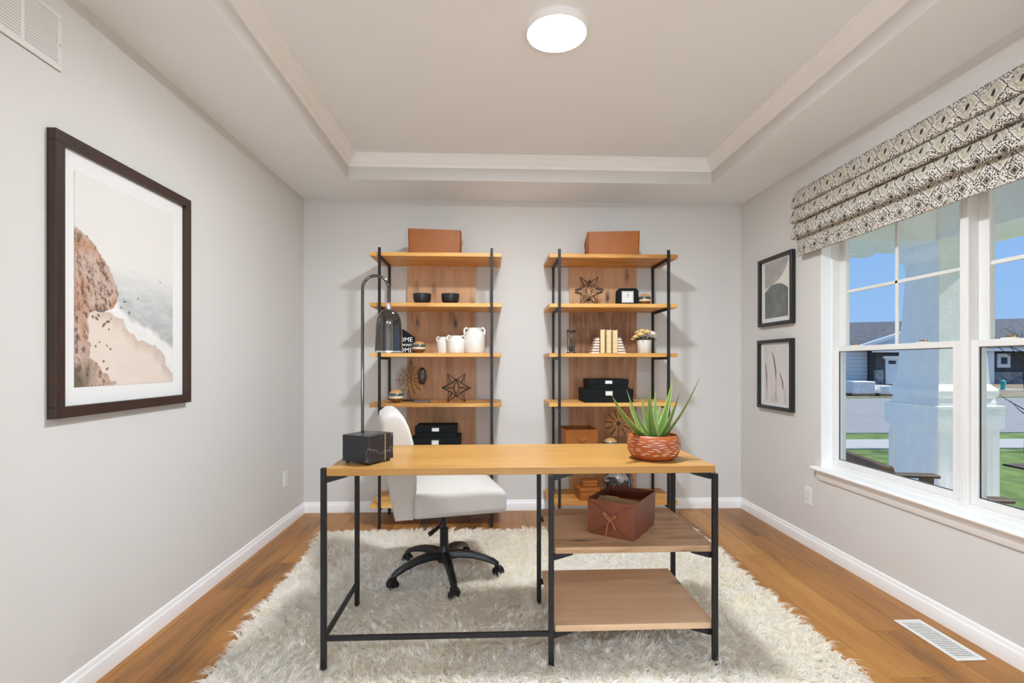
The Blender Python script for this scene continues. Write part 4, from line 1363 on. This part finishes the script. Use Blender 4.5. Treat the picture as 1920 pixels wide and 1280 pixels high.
# ------------------------------------------------------------------ outlets, grille, register
def outlet(name, label, x, y, z, side):
    t = thing(name, label, 'outlet', (x, y, z), PI / 2 if side < 0 else -PI / 2)
    MB().box(-.035, .035, -.005, 0, -.057, .057, .003).build('plate', 'outlet', t)
    for s_ in (-1, 1):
        m = MB().box(-.017, .017, -.0065, -.0045, s_ * .020 - .013, s_ * .020 + .013, .002)
        r_ = m.build('receptacle', 'outlet', t)
        MB().box(-.007, -.005, -.0068, -.0063, s_ * .020 - .004, s_ * .020 + .006).box(.005, .007, -.0068, -.0063, s_ * .020 - .004, s_ * .020 + .006).build('slot', 'dark_gap', r_)
    MB().tube([(0, -.0045, 0), (0, -.006, 0)], .003, 8).build('screw', 'silver', t)
outlet('wall_outlet', 'white wall outlet low on the left wall near the corner', XL, 3.68, .345, -1)
outlet('wall_outlet', 'white wall outlet on the right wall below the window stool end', XR, 3.168, .322, 1)

vg = thing('return_air_grille', 'white return air grille high on the left wall', 'vent', (XL, 1.470, 2.238), PI / 2)
# local x runs along +y
gw, gh = .320, .095
MB().box(-gw, gw, -.002, 0, -gh, gh).build('duct_opening', 'dark_gap', vg)
mm = MB()
mm.box(-gw, gw, -.007, -.001, gh - .018, gh, .0015).box(-gw, gw, -.007, -.001, -gh, -gh + .018, .0015)
mm.box(-gw, -gw + .018, -.007, -.001, -gh + .018, gh - .018, .0015).box(gw - .018, gw, -.007, -.001, -gh + .018, gh - .018, .0015)
for x in (-.155, 0.178 - .010):
    mm.box(x, x + .014, -.0065, -.001, -gh + .018, gh - .018, .001)
mm.build('frame', 'grille', vg)
me0 = None
for a, b in ((-gw + .018, -.155), (-.141, .168), (.182, gw - .018)):
    nsl = 16
    for k in range(nsl):
        zc = -gh + .018 + (2 * gh - .036) * (k + .5) / nsl
        Rm = Matrix.Translation((0, -.004, zc)) @ Matrix.Rotation(math.radians(20), 4, 'X') @ Matrix.Translation((0, .004, -zc))
        MB().box(a, b, -.0048, -.0036, zc - .0036, zc + .0036, 0, Rm).build('slat', 'grille', vg)
MB().tube([(gw - .009, -.0065, -.01), (gw - .009, -.0085, -.01)], .004, 10).build('screw', 'silver', vg)

fr = thing('floor_register', 'white slotted floor register set in the wood floor by the right wall', 'vent', (1.879, 2.080, 0.0), 0)
rw, rl = .061, .158
MB().box(-rw + .012, rw - .012, -rl + .012, rl - .012, .0002, .0012).build('duct_opening', 'dark_gap', fr)
MB().box(-rw, rw, -rl, -rl + .020, .0, .0045, .0015).box(-rw, rw, rl - .020, rl, .0, .0045, .0015).box(-rw, -rw + .018, -rl + .02, rl - .02, .0, .0045, .0015).box(rw - .018, rw, -rl + .02, rl - .02, .0, .0045, .0015).build('frame', 'grille', fr)
for k in range(22):
    yc = -rl + .020 + (2 * rl - .040) * (k + .5) / 22
    MB().box(-rw + .016, rw - .016, yc - .0036, yc + .0036, .0014, .0036).build('slat', 'grille', fr)

# ------------------------------------------------------------------ ceiling lamp and added hall fill lights
def flush_lamp(loc, label, mat, r=.122, cat='ceiling light'):
    t = thing('ceiling_light', label, cat, loc)
    MB().lathe([(r + .010, 0), (r + .011, -.010), (r + .008, -.030), (r + .004, -.033), (r, -.031), (r, 0)], 48, (0, 0, 0), False).build('trim_ring', 'trim', t, smooth=True)
    MB().lathe([(r, -.026), (r * .5, -.0275), (0, -.028)], 48, (0, 0, 0), False).build('lens', mat, t, smooth=True)
    return t
flush_lamp((.283, 2.180, ZT), 'round flush ceiling light glowing in the tray ceiling', 'lamp_lens')
flush_lamp((-0.55, -1.15, 2.60), 'round flush fill light added in the unseen hall, left one', 'hall_fill_lens', .24)  # unseen pair, added to send fill light through the opening
flush_lamp((0.95, -1.15, 2.60), 'round flush fill light added in the unseen hall, right one', 'hall_fill_lens', .24)

M['fill_globe_lens'] = emit('fill_globe_glow', (0.70, 0.865, 1.0), GLOBE_FILL)
def fill_globe(x, y, label):  # unseen globe, added to throw low fill light into the office
    t = thing('hall_fill_globe', label, 'lamp', (x, y, 0))
    MB().lathe([(.13, 0), (.13, .012), (.02, .025), (.012, .04), (.012, .72), (.05, .74), (.05, .76)], 24, (0, 0, 0), True, True).build('stand', 'black_metal', t, smooth=True)
    MB().ellipsoid((0, 0, .93), .18, .18, .18, 24, 16).build('globe', 'fill_globe_lens', t, smooth=True)
fill_globe(-0.45, -2.0, 'added fill light globe on a black stand in the unseen hall, left one')
fill_globe(0.80, -2.0, 'added fill light globe on a black stand in the unseen hall, right one')

# ------------------------------------------------------------------ roman shade
pm2, nt, out = new_mat('ikat_fabric')
b = N(nt, 'ShaderNodeBsdfPrincipled')
uvn = N(nt, 'ShaderNodeUVMap', uv_map='UVMap')
wobn = N(nt, 'ShaderNodeTexNoise', i_Scale=90.0, i_Detail=2.0)
nt.links.new(uvn.outputs[0], wobn.inputs['Vector'])
wadd = N(nt, 'ShaderNodeVectorMath', operation='MULTIPLY_ADD')
wsub = N(nt, 'ShaderNodeVectorMath', operation='SUBTRACT')
nt.links.new(wobn.outputs['Color'], wsub.inputs[0]); wsub.inputs[1].default_value = (.5, .5, .5)
nt.links.new(wsub.outputs[0], wadd.inputs[0]); wadd.inputs[1].default_value = (.005, .010, 0); nt.links.new(uvn.outputs[0], wadd.inputs[2])
sp = N(nt, 'ShaderNodeSeparateXYZ')
nt.links.new(wadd.outputs[0], sp.inputs[0])
CW, CH = .108, .150
def cell(v, size, off=0.0):
    return math_n(nt, 'SUBTRACT', math_n(nt, 'FRACT', math_n(nt, 'ADD', math_n(nt, 'DIVIDE', v, size), off)), .5)
cxn, cyn = cell(sp.outputs[0], CW), cell(sp.outputs[1], CH)
ax_, ay_ = math_n(nt, 'ABSOLUTE', cxn), math_n(nt, 'ABSOLUTE', cyn)
d1 = math_n(nt, 'ADD', math_n(nt, 'DIVIDE', ax_, .50), math_n(nt, 'DIVIDE', ay_, .40))
ex, ey = math_n(nt, 'ABSOLUTE', cell(sp.outputs[0], CW, .5)), math_n(nt, 'ABSOLUTE', cell(sp.outputs[1], CH, .5))
d2 = math_n(nt, 'ADD', math_n(nt, 'DIVIDE', ex, .26), math_n(nt, 'DIVIDE', ey, .20))
cream, dark, beige, taupe = lin(214, 208, 198), lin(48, 43, 40), lin(186, 177, 158), lin(138, 127, 110)
# dotted ground
vd = N(nt, 'ShaderNodeTexVoronoi', i_Scale=150.0)
nt.links.new(uvn.outputs[0], vd.inputs['Vector'])
ground = ramp(nt, vd.outputs['Distance'], [(0.0, dark), (.40, dark), (.50, cream), (1, cream)])
# shield fill: streaked beige, dark heart
stn = N(nt, 'ShaderNodeTexNoise', i_Scale=1.0, i_Detail=3.0)
smp = N(nt, 'ShaderNodeMapping'); smp.inputs['Scale'].default_value = (230, 60, 1)
nt.links.new(uvn.outputs[0], smp.inputs[0]); nt.links.new(smp.outputs[0], stn.inputs['Vector'])
fill = ramp(nt, stn.outputs['Fac'], [(.36, taupe), (.46, beige), (.66, cream)])
heart = math_n(nt, 'LESS_THAN', math_n(nt, 'ADD', math_n(nt, 'POWER', math_n(nt, 'DIVIDE', ax_, .075), 2.0), math_n(nt, 'POWER', math_n(nt, 'DIVIDE', ay_, .105), 2.0)), 1.0)
fill = mix_c(nt, heart, fill, dark)
ringf = ramp(nt, d1, [(0.0, (0, 0, 0)), (.52, (0, 0, 0)), (.54, (1, 1, 1)), (.62, (1, 1, 1)), (.64, (0, 0, 0))])
fill = mix_c(nt, math_n(nt, 'MULTIPLY', ringf, .55), fill, taupe)
fill = mix_c(nt, math_n(nt, 'GREATER_THAN', d1, .88), fill, cream)
col = mix_c(nt, math_n(nt, 'LESS_THAN', d1, 1.0), ground, fill)
edge1 = math_n(nt, 'MULTIPLY', math_n(nt, 'GREATER_THAN', d1, 1.0), math_n(nt, 'LESS_THAN', d1, 1.07))
col = mix_c(nt, edge1, col, dark)
eye = ramp(nt, d2, [(0.0, dark), (.28, dark), (.30, taupe), (.46, taupe), (.48, dark), (.60, dark), (.62, cream), (.84, cream), (.86, dark), (1.0, dark)])
col = mix_c(nt, math_n(nt, 'LESS_THAN', d2, 1.0), col, eye)
nt.links.new(col, b.inputs['Base Color'])
b.inputs['Roughness'].default_value = .9
nt.links.new(b.outputs[0], out.inputs[0])
M['ikat'] = pm2

shd = thing('roman_shade', 'patterned grey and cream roman shade gathered above the window', 'blind', (XR, 2.165, 1.84))
SY0, SY1 = 1.13, 3.205
arc_len = [0.0]
def shade_part(name, prof, back):
    """prof: front profile (dx from wall, z) top to bottom; back: offset of the hidden back"""
    m = MB()
    uvl = m.bm.loops.layers.uv.new('UVMap')
    ny_ = 40
    s0 = arc_len[0]
    ss = [s0]
    for a_, b_ in zip(prof[:-1], prof[1:]):
        ss.append(ss[-1] + math.hypot(a_[0] - b_[0], a_[1] - b_[1]))
    arc_len[0] = ss[-1]
    g = []
    for j in range(ny_ + 1):
        y = SY0 + (SY1 - SY0) * j / ny_
        row = []
        for k, (dx, z) in enumerate(prof):
            wv = .0022 * math.sin(y * 7.3 + z * 9) + .0014 * math.sin(y * 17 + z * 5)
            row.append(m.bm.verts.new((-dx + (wv if dx > back + .01 else 0), y - 2.165, z - 1.84 + wv * .6)))
        g.append(row)
    bk_ = []
    for j in range(ny_ + 1):
        y = SY0 + (SY1 - SY0) * j / ny_
        bk_.append([m.bm.verts.new((-back, y - 2.165, prof[0][1] - 1.84)), m.bm.verts.new((-back, y - 2.165, prof[-1][1] - 1.84))])
    def face(vs, uvs):
        f = m.bm.faces.new(vs)
        for l, q in zip(f.loops, uvs):
            l[uvl].uv = q
    for j in range(ny_):
        ya, yb = SY0 + (SY1 - SY0) * j / ny_, SY0 + (SY1 - SY0) * (j + 1) / ny_
        for k in range(len(prof) - 1):
            face((g[j][k], g[j][k + 1], g[j + 1][k + 1], g[j + 1][k]), ((ya, -ss[k]), (ya, -ss[k + 1]), (yb, -ss[k + 1]), (yb, -ss[k])))
        face((g[j][0], g[j + 1][0], bk_[j + 1][0], bk_[j][0]), ((ya, 0), (yb, 0), (yb, .05), (ya, .05)))
        face((g[j][-1], bk_[j][1], bk_[j + 1][1], g[j + 1][-1]), ((ya, -ss[-1]), (ya, -ss[-1] - .03), (yb, -ss[-1] - .03), (yb, -ss[-1])))
        face((bk_[j][0], bk_[j + 1][0], bk_[j + 1][1], bk_[j][1]), ((ya, 0), (yb, 0), (yb, -.1), (ya, -.1)))
    for j in (0, ny_):
        ring = g[j] + [bk_[j][1], bk_[j][0]]
        face(ring, [(v.co.x + .3, v.co.z) for v in ring])
    return m.build(name, 'ikat', shd, smooth=True, angle=50)
def fold(zt, zb, dx0, dxm, dxe):
    h = zt - zb
    return [(dx0, zt), (dx0 + (dxm - dx0) * .45, zt - h * .22), (dx0 + (dxm - dx0) * .80, zt - h * .50), (dxm, zt - h * .78), (dxm + .001, zt - h * .90), (dxm - .006, zt - h * .97), (dxm - .018, zb), (dxe, zb + .010)]
shade_part('fold', fold(2.268, 2.150, .052, .092, .055), .040)
shade_part('fold', fold(2.168, 2.052, .054, .100, .055), .040)
shade_part('fold', fold(2.068, 1.950, .052, .098, .052), .040)
shade_part('skirt', [(.056, 1.985), (.057, 1.95), (.056, 1.90), (.055, 1.847), (.050, 1.845)], .044)
MB().box(-.050, -.002, SY0 - 2.165 + .02, SY1 - 2.165 - .02, 2.225 - 1.84, 2.262 - 1.84).build('head_rail', 'trim', shd)

# ------------------------------------------------------------------ outdoors
GZ = -0.75
gr = struct(MB().box(2.17, 4.35, -4, 4.78, -0.75, -0.12).build('porch_floor', 'porch_floor'))
ext = Matrix.Rotation(-YAW, 4, 'Z')       # street frame: r to the right, d away
def slab(name, pts, z0, z1, mat):
    m = MB().prism([(p[0], p[1]) for p in pts], z0, z1, 'Z')
    bmesh.ops.transform(m.bm, matrix=ext, verts=m.bm.verts)
    return struct(m.build(name, mat))
slab('lawn', [(2.6, -10), (90, -10), (90, 90), (2.6, 90)], GZ - .3, GZ, 'grass')
slab('sidewalk', [(2.8, 11.2), (80, 13.2), (80, 14.7), (2.8, 12.5)], GZ, GZ + .03, 'walk')
slab('road', [(2.8, 13.7), (80, 16.2), (80, 30.5), (2.8, 26.8)], GZ, GZ + .02, 'road')
slab('far_yard', [(2.8, 27.6), (80, 31.5), (80, 60), (2.8, 60)], GZ, GZ + .015, 'dirt')
slab('far_lawn', [(40, 30.5), (80, 31.5), (80, 36), (40, 34)], GZ + .015, GZ + .03, 'grass')
slab('driveway', [(31.5, 36), (37, 36), (36.6, 45.5), (32.6, 45.5)], GZ + .015, GZ + .03, 'walk')
slab('planting_bed', [(9.2, 9.0), (14.0, 9.3), (14.0, 9.9), (9.2, 9.6)], GZ, GZ + .03, 'bark')

# porch column with panelled pedestal
pc = thing('porch_column', 'white tapered porch column on a square panelled pedestal outside the window', 'column', (3.95, 4.33, -0.12))
def sq_ring(m, hw, z):
    return [m.bm.verts.new((sx * hw, sy * hw, z)) for sx, sy in ((-1, -1), (1, -1), (1, 1), (-1, 1))]
def stack(prof):
    m = MB()
    R_ = [sq_ring(m, hw, z) for hw, z in prof]
    for A_, B_ in zip(R_[:-1], R_[1:]):
        for j in range(4):
            m.bm.faces.new((A_[j], A_[(j + 1) % 4], B_[(j + 1) % 4], B_[j]))
    m.bm.faces.new(list(reversed(R_[0]))); m.bm.faces.new(R_[-1])
    return m
stack([(.250, 0), (.250, .76)]).build('pedestal', 'porch_white', pc)
for sx, sy in ((-1, -1), (-1, 1), (1, -1)):
    pass
for a0 in (0, PI / 2, PI, 3 * PI / 2):
    Rz = Matrix.Rotation(a0, 4, 'Z')
    for x in (-1, 1):
        MB().box(x * .23 - .030, x * .23 + .030, -.268, -.249, 0, .76, .002, Rz).build('corner_board', 'porch_white', pc)
stack([(.285, .74), (.285, .905), (.290, .910), (.290, .925), (.270, .93)]).build('pedestal_cap', 'porch_white', pc)
stack([(.250, .925), (.252, .95), (.240, .99), (.252, 1.00), (.262, 1.02), (.262, 1.05), (.250, 1.075), (.236, 1.09), (.226, 1.105)]).build('base_moulding', 'porch_white', pc)
stack([(.222, 1.10), (.172, 2.165)]).build('shaft', 'porch_white', pc)
stack([(.178, 2.10), (.180, 2.165), (.205, 2.20), (.225, 2.235), (.235, 2.27), (.235, 2.30)]).build('cornice', 'porch_white', pc)
pr_ = thing('porch_roof', 'white porch ceiling and beams carried by the column outside', 'roof', (3.9, 2.0, 2.18))
def pbox(x0, x1, y0, y1, z0, z1):
    return MB().box(x0 - 3.9, x1 - 3.9, y0 - 2.0, y1 - 2.0, z0 - 2.18, z1 - 2.18, .003)
pbox(3.72, 4.20, -3.5, 4.60, 2.18, 2.60).build('front_beam', 'porch_white', pr_)
pbox(2.18, 3.72, 4.12, 4.60, 2.18, 2.60).build('end_beam', 'porch_white', pr_)
pbox(2.18, 4.30, -3.5, 4.75, 2.60, 2.66).build('ceiling_board', 'porch_white', pr_)
pbox(4.20, 4.34, -3.5, 4.74, 2.20, 2.32).build('gutter', 'porch_white', pr_)
pbox(2.18, 4.34, 4.60, 4.74, 2.24, 2.34).build('gutter', 'porch_white', pr_)
pbox(3.05, 3.55, 4.60, 4.72, 2.16, 2.24).build('downspout', 'porch_white', pr_)

def porch_chair(loc, rz, label):
    c = thing('porch_chair', label, 'chair', loc, rz)
    # faces local +x
    tilt = Matrix.Translation((-.24, 0, .3)) @ Matrix.Rotation(math.radians(-16), 4, 'Y') @ Matrix.Translation((.24, 0, -.3))
    for k in range(5):
        y = -.24 + k * .12
        MB().box(-.25, -.228, y - .040, y + .040, .22, .67 - abs(k - 2) * .01, .004, tilt).build('back_slat', 'porch_chair', c)
    MB().box(-.262, -.226, -.30, .30, .60, .68, .004, tilt).build('back_rail', 'porch_chair', c)
    for k in range(5):
        MB().box(-.22 + k * .10, -.13 + k * .10, -.27, .27, .30 + k * .012, .322 + k * .012, .004).build('seat_slat', 'porch_chair', c)
    for s_ in (-1, 1):
        MB().box(-.26, .26, s_ * .32 - .045, s_ * .32 + .045, .487, .509, .006).build('arm', 'porch_chair', c)
        MB().prism([(.16, 0), (.22, 0), (.22, .487), (.14, .487)], s_ * .30 - .014, s_ * .30 + .014, 'Y').build('leg', 'porch_chair', c)
        MB().prism([(-.34, 0), (-.27, 0), (-.19, .487), (-.26, .487)], s_ * .30 - .014, s_ * .30 + .014, 'Y').build('leg', 'porch_chair', c)
        MB().box(-.28, .20, s_ * .27 - .012, s_ * .27 + .012, .25, .30, .003).build('side_rail', 'porch_chair', c)
    return c
porch_chair((2.78, 3.17, -0.12), math.radians(-12), 'brown slatted porch chair just outside the windows')

# neighbouring houses (street frame)
def ext_thing(name, label, cat, r, d, z=GZ):
    t = thing(name, label, cat, tuple(ext @ Vector((r, d, z))), -YAW)
    return t
hw_ = ext_thing('grey_house', 'grey and white house with long shingled roof and garage door across the road', 'house', 40, 50)
def H(name, mat, r0, r1, d0, d1, z0, z1, par=hw_, o=(40, 50)):
    return MB().box(r0 - o[0], r1 - o[0], d0 - o[1], d1 - o[1], z0 - GZ, z1 - GZ).build(name, mat, par)
def quad_prism(name, mat, pts, thick, par=hw_, o=(40, 50)):
    m = MB()
    A_ = [m.bm.verts.new((p[0] - o[0], p[1] - o[1], p[2] - GZ)) for p in pts]
    B_ = [m.bm.verts.new((p[0] - o[0], p[1] - o[1], p[2] - GZ - thick)) for p in pts]
    k = len(A_)
    m.bm.faces.new(A_); m.bm.faces.new(list(reversed(B_)))
    for i in range(k):
        m.bm.faces.new((A_[i], A_[(i + 1) % k], B_[(i + 1) % k], B_[i]))
    return m.build(name, mat, par)
H('main_wall', 'siding_dark', 38.0, 62, 47.5, 57, GZ, 2.7)
quad_prism('roof', 'shingle', [(27.0, 46.4, 2.55), (63, 46.4, 2.55), (63, 52.5, 6.0), (27.0, 52.5, 5.15)], .25)
quad_prism('roof', 'shingle', [(27.0, 58.5, 2.45), (63, 58.5, 2.45), (63, 52.5, 6.0), (27.0, 52.5, 5.15)], .25)
# garage wing
H('garage_wall', 'siding_dark', 32.4, 36.6, 45.6, 50, GZ, 2.45)
H('stone_base', 'stone', 32.3, 33.0, 45.45, 45.7, GZ, 0.55)
gd = H('garage_door', 'siding_white', 33.2, 36.0, 45.48, 45.7, GZ, 1.55)
H('door_trim', 'trim', 33.0, 36.2, 45.40, 45.6, 1.55, 1.80)
for rr_ in (33.75, 34.65, 35.55):
    H('garage_pane', 'dark_glass', rr_ - .30, rr_ + .30, 45.42, 45.50, 1.10, 1.38, hw_)
quad_prism('garage_roof', 'shingle', [(31.6, 44.9, 2.35), (37.2, 44.9, 2.35), (36.4, 47.5, 3.1), (32.4, 47.5, 3.1)], .15)
H('fascia', 'trim', 31.6, 37.2, 44.86, 44.96, 2.12, 2.36)
# white gable over the garage
m = MB().prism([(31.2 - 40, 2.4 - GZ), (38.6 - 40, 2.4 - GZ), (38.6 - 40, 4.9 - GZ)], 46.0 - 50, 46.2 - 50, 'Y')
m.build('gable_wall', 'siding_white', hw_)
quad_prism('rake_board', 'trim', [(30.6, 45.8, 2.55), (38.6, 45.8, 5.15), (38.6, 46.3, 5.15), (30.6, 46.3, 2.55)], .30)
quad_prism('rake_board', 'siding_dark', [(34.8, 45.7, 2.6), (38.6, 45.7, 3.9), (38.6, 45.9, 3.9), (34.8, 45.9, 2.6)], 1.2)
H('porch_post', 'trim', 43.3, 43.9, 46.6, 47.0, GZ, 2.5)
H('front_door', 'dark_glass', 42.2, 43.2, 47.4, 47.6, GZ, 2.0)
H('stone_base', 'stone', 43.9, 50, 47.2, 47.6, GZ, .35)
H('fascia', 'trim', 40, 62, 46.3, 46.42, 2.25, 2.5)
wf = H('window_frame', 'trim', 44.9, 46.1, 47.35, 47.6, .75, 2.05)
H('window_pane', 'dark_glass', 45.25, 45.75, 47.28, 47.4, 1.1, 1.7)
H('side_wall', 'siding_white', 25, 32.3, 46.6, 47.4, GZ, 2.6)
H('fascia', 'trim', 25, 32.3, 46.3, 46.5, 2.45, 2.7)
for k in range(9):
    H('clapboard', 'siding_white', 25, 32.3, 46.52, 46.6, GZ + .1 + k * .36, GZ + .40 + k * .36)

# wrapped building supplies and rubble across the road
for k, (r, d, w, h) in enumerate(((20.3, 30.0, 1.3, .85), (21.55, 29.9, .7, .60))):
    t = ext_thing('wrapped_pallet', ['larger white wrapped pallet of bricks across the road', 'smaller white wrapped pallet beside the rubble heap'][k], 'pallet', r, d, GZ + .015)
    MB().box(-w / 2, w / 2, -.5, .5, .12, h, .04).build('load', 'tarp', t)
    for q in (-1, 0, 1):
        MB().box(-w / 2, w / 2, q * .4 - .06, q * .4 + .06, 0, .12).build('pallet_board', 'dirt', t)
rub = ext_thing('rubble_heap', 'heap of earth and rubble beside the wrapped pallets', 'rubble', 24.2, 32.4, GZ + .015)
mr = MB()
rr_ = random.Random(12)
for k in range(46):
    x, y = rr_.gauss(0, 1.1), rr_.gauss(0, .5)
    mr.ellipsoid((x, y, .10 + .3 * max(0, 1 - abs(x) / 2)), rr_.uniform(.15, .4), rr_.uniform(.15, .35), rr_.uniform(.1, .25), 7, 5)
tag(mr.build('rubble', plain('rubble_brown', lin(112, 98, 84)[:3], .95, var=.4, vscale=2), rub), kind='stuff')
tl_ = thing('tire', 'black tyre lying by the rubble across the road', 'tire', tuple(ext @ Vector((22.9, 29.6, GZ + .015))), .3)
MB().tube([(.32 * math.cos(2 * PI * i / 20), .32 * math.sin(2 * PI * i / 20), .11) for i in range(20)], .11, 8, closed=True).build('tread', 'black_plastic', tl_, smooth=True)

# young bare tree by the near window
tr = ext_thing('young_tree', 'young bare tree at the right edge of the near window', 'tree', 11.05, 11.0, GZ)
MB().tube([(0, 0, 0), (.02, 0, .9), (-.03, .02, 1.8), (.02, 0, 2.9)], [.045, .036, .026, .008], 8).build('trunk', 'bark', tr, smooth=True)
rt = random.Random(6)
for k in range(22):
    z = .7 + k * .095
    a = rt.uniform(0, 2 * PI)
    ln = rt.uniform(.35, .85) * (1 - .2 * k / 22)
    e = Vector((math.cos(a) * ln, math.sin(a) * ln, ln * rt.uniform(.5, 1.1)))
    MB().tube([(0, 0, z), Vector((0, 0, z)) + e * .5 + Vector((0, 0, -.03)), Vector((0, 0, z)) + e], [.012, .008, .003], 5).build('branch', 'bark', tr)
for k, (r, d, rzz) in enumerate(((15.0, 19.0, .2), (15.25, 19.2, .9))):
    pass
sh_ = ext_thing('bare_sapling', 'bare sapling with thin twigs beside the column across the road', 'tree', 22.6, 28.6, GZ + .015)
MB().tube([(0, 0, 0), (.1, 0, 1.2), (.0, 0, 2.2)], [.04, .03, .01], 6).build('trunk', 'bark', sh_)
for k in range(9):
    a = rt.uniform(0, 2 * PI); z = .4 + k * .18
    MB().tube([(.05, 0, z), (.05 + .7 * math.cos(a), .7 * math.sin(a), z + .7)], [.02, .006], 5).build('branch', 'bark', sh_)
hy = ext_thing('hydrant', 'small teal utility post on the far yard', 'hydrant', 35.0, 36.5, GZ + .03)
MB().lathe([(.14, 0), (.16, .05), (.13, .08), (.13, .5), (.16, .52), (.15, .6), (.0, .72)], 14).build('body', 'teal', hy, smooth=True)
MB().tube([(-.2, 0, .42), (.2, 0, .42)], .06, 10).build('nozzle', 'teal', hy)
